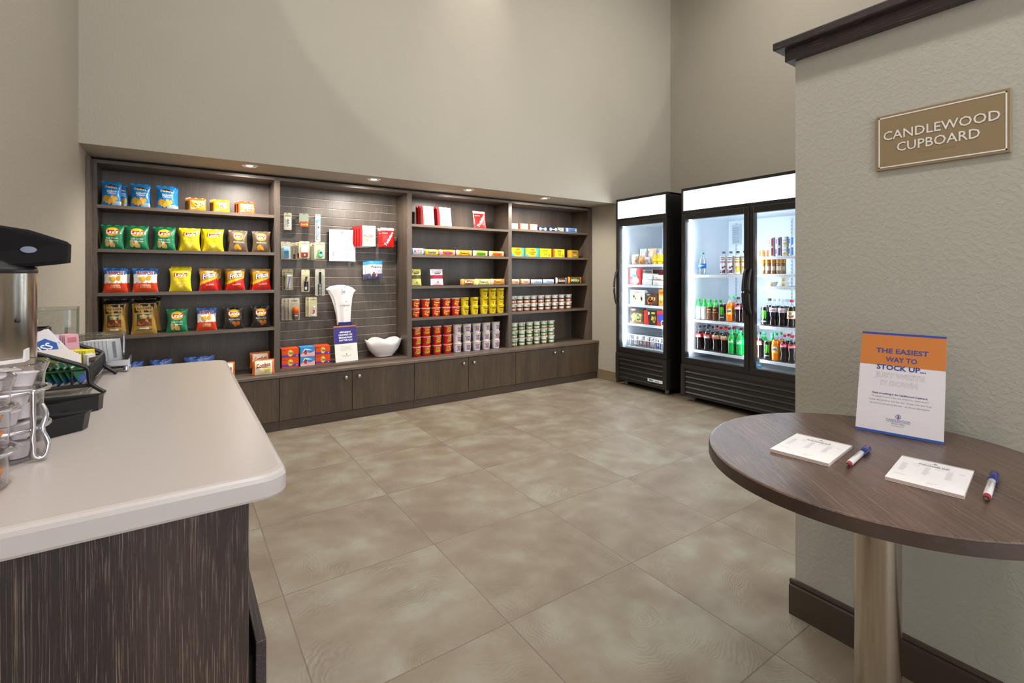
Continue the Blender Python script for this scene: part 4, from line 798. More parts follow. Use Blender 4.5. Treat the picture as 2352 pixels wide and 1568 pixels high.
# detergent boxes, sign and bowl on the bottom shelf of the slatwall bay
zb = .453
def det(cA, word, logo=True, h=.075, w=.17):
    g = Geo(); g.box((-w/2, 0, 0), (w/2, .11, h), M(cA, 'paper')); S = flat(0)
    if logo:
        g.rect(S, -w/2, h*.10, w/2, h*.34, M('#5a3f9c', 'ink'), 1); g.ell(S, .002, h*.52, h*.37, h*.37, M('#f2a81c', 'ink'), 2); g.ell(S, .002, h*.52, h*.30, h*.30, M('#f6dc3c', 'ink'), 3); g.text(word, S, .002, h*.52, h*.26, M('#28389c', 'ink'), h*.58, .05, .1, .08, 0, 5); g.rect(S, w*.36, h*.18, w*.42, h*.26, M('#efeaf4', 'ink'), 2)
        g.lines(S, -w*.45, -w*.2, [h*.80, h*.86], .002, M('#8c2a14', 'ink'))
    else:
        g.poly([(-w*.5, h*.0), (w*.5, 0), (w*.5, h*.55), (w*.2, h*.36), (-w*.2, h*.62), (-w*.5, h*.25)], S, M('#e6b4bc', 'ink'), 1); g.poly([(-w*.45, h*.28), (-w*.1, h*.66), (w*.35, h*.62), (w*.1, h*.78), (-w*.2, h*.86)], S, M('#dfeaf8', 'ink'), 1)
        g.ell(S, -w*.14, h*.40, w*.10, h*.20, M('#b83c44', 'ink'), 2); g.ell(S, -w*.14, h*.62, w*.06, h*.14, M('#6a3a28', 'ink'), 3); g.text(word, S, w*.2, h*.5, h*.14, M('#5a70b8', 'ink'), w*.4, .0, .15, .1, 0, 3); g.ell(S, w*.42, h*.86, .006, .006, M('#d83a3a', 'ink'), 2)
    return g
def dput(src, nm, lab, u0, u1, z, y, rz, grp, w=.17):
    x0, x1 = onY(u0, 820, y).x, onY(u1, 820, y).x; loc = ((x0+x1)/2, y, z); s = (x1-x0)/w/cos(rz)
    if isinstance(src, Geo): o = src.build(nm, None, loc, (0, 0, rz)); tag(o, lab, 'detergent box', grp)
    else: o = dup(src, lab, loc, (0, 0, rz))
    o.scale = (s, 1, 1); return o
GD = 'laundry boxes under the slatwall'; yd = 4.34
o = dput(det('#e0501c', 'Tide'), 'detergent_box', 'orange detergent box at the far left, lower one', 647, 686, zb+.001, yd, .0, GD)
dput(o, '', 'orange detergent box at the far left, stacked on top', 647, 686, zb+.077, yd, .0, GD)
o2 = dput(det('#3f8fd0', 'Bounce', False), 'dryer_sheet_box', 'sky blue and pink dryer sheet box, lower one', 690, 723, zb+.001, yd+.006, .0, GD)
dput(o2, '', 'sky blue and pink dryer sheet box, stacked on top', 690, 723, zb+.077, yd+.006, .0, GD)
dput(o, '', 'orange detergent box beside the purple topped sign, lower one', 724.5, 758, zb+.001, yd+.012, .0, GD)
dput(o, '', 'orange detergent box beside the purple topped sign, stacked on top', 724.5, 758, zb+.077, yd+.012, .0, GD)
y = 4.40; p0, p1 = onY(770, 835, 4.36), onY(823.5, 830, 4.36); w_ = p1.x-p0.x; h_ = .305
t = thing('counter_sign', 'purple topped breakfast sign card standing beside the detergent boxes', 'sign', ((p0.x+p1.x)/2, 4.36, zb+.001), .12, None, -.16)
g = Geo(); g.box((-w_/2, -.001, 0), (w_/2, .001, h_), M('#e9e5dc', 'paper')); S = flat(-.0012)
g.rect(S, -w_/2, h_*.50, w_/2, h_*.965, M('#3c327c', 'ink')); g.rect(S, -w_/2, h_*.965, w_/2, h_, M('#b8762c', 'ink')); 
for s_, fy, wd in (('MIDNIGHT', .82, .50), ('CRAVING OR', .745, .62), ('BREAKFAST', .67, .60), ('ON THE GO?', .595, .60)): g.text(s_, S, 0, h_*fy, h_*.045, M('#f6f4fa', 'ink'), w_*wd, .05, 0, 0, 0, 3)
g.lines(S, -w_*.28, w_*.30, [h_*.42, h_*.385, h_*.35, h_*.315], .0016, M('#9a948c', 'ink')); g.ell(S, 0, h_*.205, .005, .005, M('#6a6a80', 'ink')); g.text('CANDLEWOOD', S, 0, h_*.165, .006, M('#6a6a80', 'ink'), w_*.42, 0); g.text('SUITES', S, 0, h_*.135, .004, M('#6a6a80', 'ink'), w_*.2, 0)
g.build('sign_card', t); g = Geo(); g.add([(-.03, .0015, h_*.6), (.03, .0015, h_*.6), (.045, .075, .012), (-.045, .075, .012)], [(0, 1, 2, 3), (3, 2, 1, 0)], M('#cfc9c0', 'paper')); g.build('easel_back', t)
pc = onY(882, 812, 4.445); R_ = .158
def wave(a, r, z, k):
    f = max(0, (k-5))/3 if k <= 8 else 1; f = (z/.145)**3 if z > .0 else 0
    q = abs(sin(2.5*a)); return r*(1+.05*f*q), z+.026*f*(q-.5)
g = Geo(); g.lathe([(.001, .004), (.075, 0), (.085, .003), (.082, .010), (.105, .028), (.132, .062), (.148, .10), (.160, .145), (.155, .147), (.143, .10), (.125, .064), (.098, .034), (.05, .020), (.001, .018)], M('#efe9e8', 'gloss'), 80, cap=False, wave=wave)
o = g.build('serving_bowl', None, (pc.x, 4.458, zb+.002)); tag(o, 'large white bowl with a wavy petal rim, empty', 'bowl'); o.scale = (1, .80, 1)
# ================================================================== glass door fridges
LINER = M('#e6eff8', 'plastic'); WIRE = M('#eef2f6', 'gloss'); DGLASS = glass('door_glass', (.95, .98, 1, 1), .55, 0)
LED = emit('led_strip', (.86, .93, 1, 1), 48); HEAD = emit('header_light', (.90, .95, 1, 1), 5)
FX = 3.9
def fridge(label, yc, W, doors, shelf_sets):
    t = thing('display_fridge', label, 'fridge', (FX, yc, 0), -pi/2, 'glass door fridges against the right wall'); H = 2.006; D = .75; h2 = W/2
    g = Geo(); a = .05
    g.box((-h2, a, .06), (-h2+.035, D, H), FRIDGE); g.box((h2-.035, a, .06), (h2, D, H), FRIDGE); g.box((-h2+.035, D-.03, .06), (h2-.035, D, H), FRIDGE)
    g.box((-h2+.035, .004, 1.745), (h2-.035, D-.03, 1.775), FRIDGE); g.box((-h2+.035, .0, .06), (h2-.035, D-.03, .40), FRIDGE); g.box((-h2, a*.9, 1.99), (h2, D, H), FRIDGE)
    g.box((-h2, .004, .06), (-h2+.035, a, .36), FRIDGE_G); g.box((h2-.035, .004, .06), (h2, a, .36), FRIDGE_G); g.build('cabinet_body', t)
    g = Geo(); r = .018                                # header frame round the light panel
    g.box((-h2, 0, 1.768), (h2, a, 1.796), FRIDGE); g.box((-h2, 0, 1.981), (h2, a, H), FRIDGE); g.box((-h2, 0, 1.796), (-h2+r, a, 1.981), FRIDGE); g.box((h2-r, 0, 1.796), (h2, a, 1.981), FRIDGE); hf = g.build('header_frame', t)
    g = Geo(); g.box((-h2+r, .012, 1.796), (h2-r, .02, 1.981), HEAD); g.build('light_panel', hf)
    g = Geo()                                         # liner
    for k in range(doors): pass
    x0, x1, z0, z1 = -h2+.037, h2-.037, .402, 1.743
    g.box((x0, .055, z0), (x0+.006, D-.035, z1), LINER); g.box((x1-.006, .055, z0), (x1, D-.035, z1), LINER); g.box((x0, D-.045, z0), (x1, D-.032, z1), LINER); g.box((x0, .055, z1-.006), (x1, D-.035, z1), LINER); g.box((x0, .055, z0), (x1, D-.035, z0+.006), M('#5c5f63', 'plastic'))
    for x in ([x0+.09, x1-.10, 0] if doors == 2 else [x0+.09, x1-.10]):                     # pilaster strips with slots
        g.box((x-.008, D-.049, z0+.02), (x+.008, D-.045, z1-.03), M('#c3ced9', 'plastic'))
        for j in range(38): g.box((x-.002, D-.0497, z0+.05+j*.033), (x+.002, D-.049, z0+.062+j*.033), M('#39434d', 'plastic'))
    if doors == 2: g.box((-.02, .052, .40), (.02, .075, 1.745), FRIDGE)
    g.build('liner', t)
    for i, x in enumerate([x0+.012, x1-.012]+([-.008, .008] if doors == 2 else [])):
        g = Geo(); yl = .0 if abs(x) > .05 else .017; g.box((x-.006, .060+yl, .46), (x+.006, .072+yl, 1.69), LED); g.build('led_strip', t)
    # grille
    g = Geo(); gz0, gz1 = .075, .315; nl = 5
    for j in range(nl+1):
        z = gz0+(gz1-gz0)*j/nl
        if j < nl: g.add([(-h2+.05, -.012, z+.012), (h2-.05, -.012, z+.012), (h2-.05, .012, z+.034), (-h2+.05, .012, z+.034), (-h2+.05, .0, z+.004), (h2-.05, .0, z+.004)], [(0, 1, 2, 3), (0, 4, 5, 1)], FRIDGE_G)
    g.box((-h2, -.008, .315), (h2, .004, .352), FRIDGE_G); g.box((-h2, -.010, .062), (-h2+.045, .004, .315), FRIDGE_G); g.box((h2-.045, -.010, .062), (h2, .004, .315), FRIDGE_G); g.box((-h2+.03, .01, .062), (h2-.03, .014, .33), M('#0d0c0c', 'plastic'))
    gr = g.build('grille', t)
    for sx in (-1, 1):
        for yy in (.09, D-.09): g = Geo(); g.lathe([(.018, 0), (.022, .01), (.022, .05), (.016, .06)], M('#8f8a84', 'plastic'), 14, c=(sx*(h2-.07), yy)); g.build('leveling_foot', t)
    dw = W/doors
    for k in range(doors):
        a0 = -h2+k*dw+.003; a1 = a0+dw-.006; d = Geo(); fw = .042; zb_, zt_ = .362, 1.764
        for (p, q, b_, c_) in ((a0, a0+fw, zb_, zt_), (a1-fw, a1, zb_, zt_), (a0+fw, a1-fw, zb_, zb_+.055), (a0+fw, a1-fw, zt_-.055, zt_)): d.rbox((p, -.006, b_), (q, .046, c_), FRIDGE, .003, 1)
        dd = d.build('door', t)
        e = Geo(); e.box((a0+fw, .010, zb_+.055), (a1-fw, .013, zt_-.055), DGLASS); e.build('glass_pane', dd)
        hx = (a0+.022) if (doors == 1 or k == 1) else (a1-.022)
        e = Geo(); e.tube([(hx, -.006, .86), (hx, -.03, .89), (hx, -.05, .97), (hx, -.056, 1.05), (hx, -.05, 1.13), (hx, -.03, 1.21), (hx, -.006, 1.24)], .011, FRIDGE, 10, sm=2); e.build('handle', dd)
        for z in shelf_sets[k]:
            s = Geo(); s0 = -h2+.05 if k == 0 else .025; s1 = (h2-.05 if doors == 1 or k == 1 else -.025)
            s.box((s0, .12, z-.022), (s1, .126, z+.002), WIRE); s.box((s0, .66, z-.01), (s1, .666, z), WIRE)
            for j in range(int((s1-s0)/.018)): xx = s0+.009+j*.018; s.box((xx-.002, .126, z-.006), (xx+.002, .66, z-.001), WIRE)
            for j in range(4): s.box((s0, .2+.13*j, z-.010), (s1, .206+.13*j, z-.005), WIRE)
            for j in range(int((s1-s0)/.02)): xx = s0+.010+j*.02; s.box((xx-.004, .1192, z-.013), (xx+.003, .12, z-.007), M('#9fb0c0', 'plastic'))
            s.build('shelf', t)
    return t
F1 = fridge('narrow black single door fridge lit inside, in the room corner', 3.5185, .689, 1, [[1.297, 1.08, .867, .663]])
F2 = fridge('wide black double door drinks fridge beside the partition', 2.319, 1.370, 2, [[1.19, .766, .478], [1.344, 1.197, 1.094, .762, .475]])
g = Geo(); g.box((.11, -.0135, .115), (.30, -.0125, .145), M('#d9e4e0', 'paper')); g.box((.13, -.0142, .122), (.18, -.0136, .138), M('#4a8a8a', 'ink')); g.text('true', flat(-.014), .235, .130, .014, M('#4a5a5a', 'ink'), .05, .04); g.build('maker_plate', F1)
g = Geo(); g.box((-.60, .698, 1.50), (-.50, .6995, 1.70), M('#b9c4ce', 'paper')); g.lines(flat(.698), -.59, -.51, [1.66, 1.64, 1.62, 1.60, 1.57, 1.55, 1.53, 1.52], .004, M('#5a6874', 'ink')); g.build('rating_sticker', F2)
g = Geo(); g.box((.055, .008, .425), (.105, .0095, .475), M('#5ea0cc', 'paper')); g.rect(flat(.008), .065, .445, .095, .455, M('#d8ecf6', 'ink'), 1, 1); g.build('door_sticker', F2)

def fy(u, x=4.06): return onX(u, 700, x).y
# bottles
CLR = glass('bottle_plastic', (.90, .94, .96, 1), 1.8, .03)
def bottle(name, h, r, liquid, cap, lab, labz, marks, fill=.72, top=None, rl=None, contour=True, neckclear=True):
    t = thing(name, '', 'drink bottle'); g = Geo(); top = top or CLR
    P = [(.55, 0), (.93, .012), (1, .06), (.98, .16), (.86, .30) if contour else (1, .30), (.98, .42), (1, .50), (1, .60), (.93, .68), (.72, .77), (.45, .86), (.36, .90), (.36, .95), (.42, .955), (.42, .965), (.36, .97), (.36, 1)]
    prof = [(r*a, h*.955*b) for a, b in P]; mats = [liquid if b < fill else top for a, b in P]
    g.lathe(prof, None, 18, mats=mats); g.build('bottle_body', t)
    c = Geo(); c.lathe([(r*.44, h*.915), (r*.47, h*.92), (r*.47, h*.99), (r*.40, h), (.001, h)], cap, 16); c.build('cap', t)
    z0, z1 = labz; l = Geo(); n = 24
    rr = r*1.012; l.lathe([(rr, h*z0), (rr*1.004, h*(z0+z1)/2), (rr, h*z1)], lab, n, cap=False)
    def S(x, z, lf): a = x/rr; return ((rr+.0006+lf)*sin(a), -(rr+.0006+lf)*cos(a), z)
    for mk in marks: mk(l, S)
    l.build('label', t); return t
def can(name, marks):
    t = thing(name, '', 'drink can'); g = Geo(); r, h = .033, .158
    g.lathe([(.024, 0), (.031, .006), (r, .014), (r, h-.018), (.030, h-.008), (.027, h-.003), (.027, h)], M('#16181a', 'gloss'), 20); g.lathe([(.0275, h-.004), (.028, h), (.024, h), (.023, h-.003), (.001, h-.003)], M('#c9ccd0', 'metal'), 18, cap=False)
    def S(x, z, lf): a = x/r; return ((r+.0004+lf)*sin(a), -(r+.0004+lf)*cos(a), z)
    for mk in marks: mk(g, S)
    g.build('can_body', t); return t
COLA = M('#1c1210', 'gloss'); RED = M('#d8282c', 'gloss')
def cola(cap, lab, wc, bandc):
    return bottle('cola_bottle', .225, .0322, COLA, M(cap, 'gloss'), M(lab, 'paper'), (.52, .68), [txt('Coca-Cola', 0, .225*.60, .017, wc, .05, 3, .03, .2, .15), rec(-.03, .225*.525, .03, .225*.555, bandc, 2)])
B = {}
B['cola'] = cola('#241c1c', '#c8262a', '#ffffff', '#f0e8e8')
B['cream'] = cola('#d8282c', '#d8cfa0', '#c8262a', '#c8262a')
B['diet'] = cola('#c9d3e4', '#e4e8ee', '#c8262a', '#b8c4d4')
B['cherry'] = cola('#d8282c', '#d42a34', '#ffffff', '#7a2a80')
B['dark'] = cola('#2a2426', '#c03a50', '#ffffff', '#f0dde0')
B['vanilla'] = bottle('cola_bottle', .225, .0322, COLA, RED, M('#e8dcc8', 'paper'), (.32, .60), [txt('Dr', -.004, .115, .02, '#8a1c2c', .02, 3, .04), txt('Pepper', .0, .095, .02, '#8a1c2c', .045, 3, .04, .2, .1), rec(-.05, .073, .05, .079, '#e8c040', 2), rec(-.05, .126, .05, .132, '#e8c040', 2)])
SPR = M('#16b24c', 'gloss')
B['sprite'] = bottle('lime_soda_bottle', .22, .0328, M('#10a040', 'gloss'), M('#3cc88c', 'gloss'), M('#18b86a', 'paper'), (.42, .62), [txt('Sprite', 0, .22*.52, .018, '#eafff0', .045, 3, .04, .15, .15), ell(.012, .22*.59, .008, .005, '#e8e040', 2)], fill=.80, top=M('#4fcf86', 'gloss'), contour=False)
B['orange'] = bottle('orange_soda_bottle', .232, .0335, M('#f07a14', 'gloss'), M('#4fc88c', 'gloss'), M('#f2a01c', 'paper'), (.28, .56), [ell(-.002, .1, .024, .020, '#f6e8d0', 1), txt('fanta', -.002, .10, .022, '#28307c', .040, 3, .06, 0, .1), ell(.0, .074, .02, .008, '#f6c83c', 2), ell(-.014, .122, .01, .006, '#c8882c', 3)], contour=False)
B['water'] = bottle('water_bottle', .21, .034, CLR, M('#1c9a5c', 'gloss'), M('#2a78c8', 'paper'), (.28, .50), [txt('DASANI', 0, .085, .012, '#e8f4fc', .05, 3, .03), rec(-.035, .060, .035, .066, '#123c8c', 2)], contour=False)
B['grape'] = bottle('juice_bottle', .21, .0305, M('#b8aeb4', 'gloss'), M('#6a625c', 'gloss'), M('#f0eef0', 'paper'), (.03, .80), [txt('minute', 0, .155, .014, '#2a2a2a', .042, 3, .05), txt('maid', 0, .138, .013, '#3a6a2a', .034, 3, .05), rec(-.028, .105, .028, .122, '#b884b4', 2), blobs(10, 0, .05, .022, .03, .009, ['#6a2a5c', '#8a3a74', '#4a1c40'], 2, 5)], contour=False)
B['orj'] = bottle('juice_bottle', .21, .0305, M('#e8b03c', 'gloss'), M('#2a2624', 'gloss'), M('#f4eed8', 'paper'), (.03, .80), [txt('minute', 0, .155, .014, '#2a2a2a', .042, 3, .05), txt('maid', 0, .138, .013, '#3a6a2a', .034, 3, .05), rec(-.028, .105, .028, .122, '#f0902c', 2), blobs(8, 0, .05, .02, .028, .011, ['#f2b01c', '#f6cc3c', '#f09a1c'], 2, 6)], contour=False)
B['milk'] = bottle('milk_drink_bottle', .19, .0285, M('#e9ecec', 'gloss'), M('#18b040', 'gloss'), M('#f0f2f2', 'paper'), (.10, .62), [txt('coco', 0, .09, .012, '#c8d0d0', .03, 3), rec(-.02, .06, .02, .062, '#d8c89c', 2)], fill=.66, top=M('#20b848', 'gloss'), contour=False)
B['choc'] = bottle('milk_drink_bottle', .19, .0285, M('#7a4424', 'gloss'), M('#18b040', 'gloss'), M('#6a3a22', 'paper'), (.10, .62), [txt('core', 0, .10, .014, '#efe0c8', .03, 3, .04), rec(-.026, .072, .026, .078, '#e0b04c', 2)], fill=.66, top=M('#30c048', 'gloss'), contour=False)
B['can'] = can('energy_drink_can', [lambda g, S: [g.poly([(x-.003, .062+dz), (x+.003, .055), (x+.0035, .125), (x-.005, .128)], S, M('#58e020', 'ink'), 1) for x, dz in ((-.012, .004), (0, 0), (.012, .006))], txt('MONSTER', 0, .035, .009, '#e8ecec', .038, 3, .04)])
first = {}
def bot(kind, label, grp, u, z, x=4.063):
    loc = (x, fy(u, 4.063), z+.0025); rot = (0, 0, -pi/2+random.uniform(-.3, .3)*.6+.25)
    if kind not in first: o = B[kind]; o.location = loc; o.rotation_euler = rot; o['label'] = label; first[kind] = o
    else: o = dup(first[kind], label, loc, rot)
    o['group'] = grp; return o
GB = 'drinks in the double door fridge'
zA, zB, zC = 1.192, .768, .480
bot('water', 'single clear water bottle with green cap and blue label', GB, 1613.5, zA)
for k, u, w_ in (('grape', 1662.5, 'grape juice bottle, farther from the door gap'), ('grape', 1679, 'grape juice bottle, next to the orange juice'), ('orj', 1695, 'orange juice bottle beside the grape juice'), ('orj', 1711, 'orange juice bottle nearest the door frame, left door')): bot(k, w_+', on the upper shelf', GB, u, zA)
for i, (k, u, d) in enumerate((('milk', 1605.5, 'white milk drink bottle at the far left'), ('milk', 1618.5, 'white milk drink bottle, second from the left'), ('choc', 1631, 'brown milk drink bottle beside the white ones'), ('choc', 1644.5, 'brown milk drink bottle beside the black can'), ('can', 1659, 'black energy can between brown milk and orange soda'), ('orange', 1677, 'orange soda bottle beside the black can, left door'), ('dark', 1696, 'cola bottle with black cap beside the orange soda'), ('dark', 1713, 'cola bottle half hidden by the left door frame'))):
    bot(k, d+', middle shelf', GB, u, zB)
    bot(k, d+', one row back, middle shelf', GB, u, zB, 4.138)
for i, (k, u, d) in enumerate((('cola', 1606.5, 'black capped cola at the far left'), ('cola', 1625, 'black capped cola, second from the left'), ('cream', 1645, 'red capped cola with tan label, left one'), ('cream', 1664, 'red capped cola with tan label, right one'), ('sprite', 1681, 'green lime soda beside the tan label cola'), ('sprite', 1700, 'green lime soda nearest the left door frame'))):
    bot(k, d+', bottom shelf', GB, u, zC)
    bot(k, d+', one row back, bottom shelf', GB, u, zC, 4.138); bot(k if k != 'sprite' else 'cream', d+', two rows back, bottom shelf', GB, u, zC, 4.213)
zD, zE = .764, .477
for i, (k, u, d) in enumerate((('can', 1757, 'black energy can beside the right door frame'), ('diet', 1777, 'diet cola with silver cap beside the energy can'), ('diet', 1797.5, 'diet cola with silver cap, second one'), ('vanilla', 1818, 'red capped soda with cream label by the partition'))):
    bot(k, d+', right door middle shelf', GB, u, zD); bot('diet' if k != 'can' else 'dark', d+', one row back, right door middle shelf', GB, u, zD, 4.138)
for i, (k, u, d) in enumerate((('dark', 1744, 'dark cola half hidden by the door gap'), ('can', 1763, 'black energy can beside the orange soda'), ('orange', 1782.5, 'orange soda bottle, right door'), ('cherry', 1801.5, 'red capped cherry cola beside the orange soda'), ('cherry', 1820, 'red capped cherry cola by the partition'))):
    bot(k, d+', bottom shelf right', GB, u, zE); bot(k if k not in ('can', 'dark') else 'sprite', d+', one row back, bottom shelf right', GB, u, zE, 4.138)
# yoghurts and jars behind the right door
def ycup(r0, r1, h, c, marks, name, lid='#f2f2f2'):
    g = Geo(); g.lathe([(r0, 0), (r0+.001, .002), (r1, h-.004), (r1*1.08, h-.003), (r1*1.08, h), (.001, h)], M(c, 'plastic'), 22)
    def S(x, z, l): rr = r0+(r1-r0)*z/h+.0006+l; a = x/rr; return (rr*sin(a), -rr*cos(a), z)
    for mk in marks: mk(g, S)
    return g
def oneof(g, name, cat, grp, spots, x=4.05):
    o = None
    for u, z, lab, *xx in spots:
        X = xx[0] if xx else x; loc = (X, fy(u, X), z+.0015); rot = (0, 0, -pi/2+.25)
        if o is None: o = g.build(name, None, loc, rot); tag(o, lab, cat, grp)
        else: dup(o, lab, loc, rot)
    return o
GY = 'yoghurt cups behind the right door'
for k, (col, u, d) in enumerate((('#d8404c', 1773, 'white cup with red stripe'), ('#7a5a9c', 1789, 'white cup with violet stripe'), ('#e8c84c', 1804, 'white cup with lemon mark'), ('#3a80c8', 1819, 'white cup with blue stripes'))):
    g = ycup(.0235, .0255, .078, '#e9eef4', [rec(.002, .008, .016, .068, col, 1), rec(-.026, .02, -.012, .06, col, 1)] if k != 2 else [ell(0, .02, .014, .009, col, 1), txt('greek', 0, .05, .010, '#4aa0b8', .03)], 'yoghurt_cup')
    oneof(g, 'yoghurt_cup', 'yoghurt cup', GY, [(u, 1.346, d+', lower layer, top shelf of the right door'), (u, 1.4265, d+', upper layer, top shelf of the right door'), (u+5, 1.346, d+', hidden one row back, top shelf of the right door', 4.12)])
g = Geo(); g.lathe([(.022, 0), (.024, .003), (.024, .024), (.022, .028), (.001, .028)], M('#a8603c', 'gloss'), 20)
oneof(g, 'dessert_tub', 'dessert tub', 'brown dessert tubs', [(1751, 1.346, 'flat brown tub beside the door frame, lower layer'), (1751, 1.3755, 'flat brown tub beside the door frame, upper layer'), (1763, 1.346, 'flat brown tub beside the red striped cups, lower layer'), (1763, 1.3755, 'flat brown tub beside the red striped cups, upper layer')], 4.10)
g = Geo(); g.lathe([(.020, 0), (.022, .004), (.022, .085), (.020, .09)], M('#8a6a50', 'gloss'), 20); g.lathe([(.022, .09), (.0226, .094), (.0226, .122), (.022, .128), (.001, .128)], M('#b8782c', 'gloss'), 20)
def JS(x, z, l): a = x/.024; return ((.0242+l)*sin(a), -(.0242+l)*cos(a), z)
g.rect(JS, -.02, .03, .02, .065, M('#cfc0a8', 'ink'), 1)
oneof(g, 'coffee_drink_jar', 'coffee drink', 'brown coffee drinks', [(u, 1.199, f'brown coffee drink with amber lid, {o_} from the door frame') for u, o_ in ((1752, 'first'), (1764.5, 'second'), (1777, 'third'), (1790, 'fourth'))]+[(u, 1.199, f'brown coffee drink in the back row, {o_} from the door frame', 4.15) for u, o_ in ((1760, 'first'), (1773, 'second'), (1786, 'third'), (1799, 'fourth'))], 4.06)
g = ycup(.028, .041, .0375, '#eff0ec', [txt('fruit', 0, .029, .008, '#8aa04c', .03, 2, .01), ell(.002, .013, .012, .008, '#e8b02c', 1)], 'fruit_cup')
oneof(g, 'yoghurt_bowl', 'yoghurt cup', 'flared white yoghurt bowls', [(1774, 1.096, 'flared white bowl with a yellow mark, left of the two below'), (1801, 1.096, 'flared white bowl with a yellow mark, right of the two below'), (1801, 1.1355, 'flared white bowl stacked on top of the right one')], 4.06)
# frozen food in the single door fridge
def fbox(w, d, h, base, marks, side=None):
    g = Geo(); g.box((-w/2, 0, 0), (w/2, d, h), M(side or base, 'paper')); S = flat(0); g.rect(S, -w/2, 0, w/2, h, M(base, 'paper'), .4)
    for mk in marks: mk(g, S)
    return g
def fput(g, name, lab, cat, u0, u1, z, h=None, x=4.03, rz=0, grp='frozen food in the single door fridge', wref=.2):
    y0, y1 = fy(u0, x), fy(u1, x); o = g.build(name, None, (x, (y0+y1)/2, z+.0015), (0, 0, -pi/2+rz)); tag(o, lab, cat, grp); o.scale = (abs(y0-y1)/wref, 1, 1); return o
Zf = [1.299, 1.082, .869, .665]
meal = lambda w, h, c1, c2, sd, cols: [blobs(16, 0, h*.42, w*.30, h*.20, w*.10, cols, 2, sd), ell(0, h*.42, w*.42, h*.30, c2, 1), txt('HOT', -w*.22, h*.88, h*.10, '#f4f0e8', w*.3, 3, .03)]
fput(fbox(.2, .04, .155, '#e6e9ec', meal(.2, .155, '', '#eef0f0', 3, ['#efe8b8', '#dccc6c', '#e8e4d0', '#b8c45c'])+[txt('bistro', 0, .135, .016, '#c87a7a', .1)]), 'frozen_meal_box', 'white frozen meal box with pale pasta picture', 'frozen meal', 1448, 1481, Zf[2])
fput(fbox(.2, .04, .125, '#4a3428', meal(.2, .125, '', '#6a4430', 4, ['#c8642c', '#e08c3c', '#a8401c', '#e8b070'])), 'frozen_meal_box', 'brown frozen meal box with orange dish picture', 'frozen meal', 1483, 1509, Zf[2])
fput(fbox(.2, .16, .170, '#e8842c', [rec(-.09, .06, .09, .11, '#f0b070', 1), txt('Noodle', 0, .14, .02, '#7a2a14', .13), blobs(5, 0, .03, .06, .02, .02, ['#a8b04c', '#d8c040'], 2, 4)]), 'frozen_meal_box', 'tall orange frozen food box at the right of its shelf', 'frozen meal', 1513, 1528, Zf[2])
fput(fbox(.2, .04, .165, '#45392c', meal(.2, .165, '', '#6a5c40', 5, ['#e8e0b8', '#c8c070', '#e8b83c', '#9aa85c'])+[rec(-.1, 0, .1, .02, '#8a5c30', 1)]), 'frozen_meal_box', 'dark frozen meal box with rice dish, left of the red box', 'frozen meal', 1447, 1478, Zf[3])
fput(fbox(.2, .04, .150, '#26221e', [lambda g, S: g.poly([(-.1, 0), (-.02, 0), (-.04, .15), (-.1, .15)], S, M('#d8381c', 'ink'), 1), ell(-.02, .12, .014, .018, '#e8e4dc', 2), blobs(12, .05, .06, .035, .035, .016, ['#e0b83c', '#c89a2c', '#f0d060'], 2, 6), rec(.02, .115, .075, .135, '#e8d83c', 2)]), 'frozen_meal_box', 'red and black frozen meal box with yellow pasta', 'frozen meal', 1479, 1508, Zf[3])
fput(fbox(.2, .04, .155, '#b8282c', [ell(.0, .08, .08, .05, '#2a44b0', 1), ell(.03, .03, .04, .03, '#e4e4ec', 2), ell(.03, .03, .026, .02, '#5a3a40', 3), rec(-.1, .12, .1, .155, '#c83034', 2)]), 'frozen_meal_box', 'red and blue frozen food box at the right of its shelf', 'frozen meal', 1509, 1529, Zf[3])
fput(fbox(.2, .04, .175, '#d83a3e', [rec(-.09, .10, .03, .175, '#f0f2f0', 1), rec(-.09, .085, .03, .115, '#4cbcc8', 2), ell(.05, .13, .035, .045, '#e0484c', 2), ell(.0, .045, .07, .04, '#f2f0ee', 2), rec(-.1, .0, -.04, .06, '#d84048', 1)]), 'frozen_pizza_box', 'red and white pizza box on the second fridge shelf', 'frozen meal', 1447, 1471, Zf[1])
wb = fput(fbox(.2, .10, .058, '#e6eaee', [rec(-.06, .02, .02, .024, '#b8c0c8', 1)]), 'frozen_sandwich_box', 'small white frozen box beside the pizza box, lower one', 'frozen meal', 1475, 1497, Zf[1])
dup(wb, 'small white frozen box beside the pizza box, upper one', wb.location+Vector((0, -.006, .060)), wb.rotation_euler[:], wb.scale[:])
wp = bag_geo(.2, .05, .06, lambda u, v: '#dcd6cc' if u < .3 else '#e0ccb4', [blobs(5, 0, .025, .06, .01, .014, ['#e8e4dc', '#c8b8a0', '#b8c0c8'], 2, 4)], seed=3)
q = fput(wp, 'wrapped_sandwich', 'small pale wrapped sandwich on the second fridge shelf, lower one', 'sandwich', 1499, 1526, Zf[1], grp='wrapped snacks in the single door fridge')
dup(q, 'small pale wrapped sandwich on the second fridge shelf, upper one', q.location+Vector((.01, 0, .055)), q.rotation_euler[:], q.scale[:])
tq = fput(fbox(.2, .16, .16, '#c9c6b4', [rec(-.08, .13, .08, .15, '#7a8a84', 1), rec(-.08, .10, .08, .104, '#8a7a6c', 1)], '#9a2a34'), 'frozen_pizza_box', 'pale green grey box at the back, second fridge shelf', 'frozen meal', 1474, 1500, Zf[1], x=4.22)
fput(fbox(.2, .16, .16, '#7a1f2c', [rec(-.08, .08, -.0, .15, '#2a3430', 1)]), 'frozen_pizza_box', 'crimson and black box at the back, second fridge shelf', 'frozen meal', 1502, 1527, Zf[1], x=4.22)
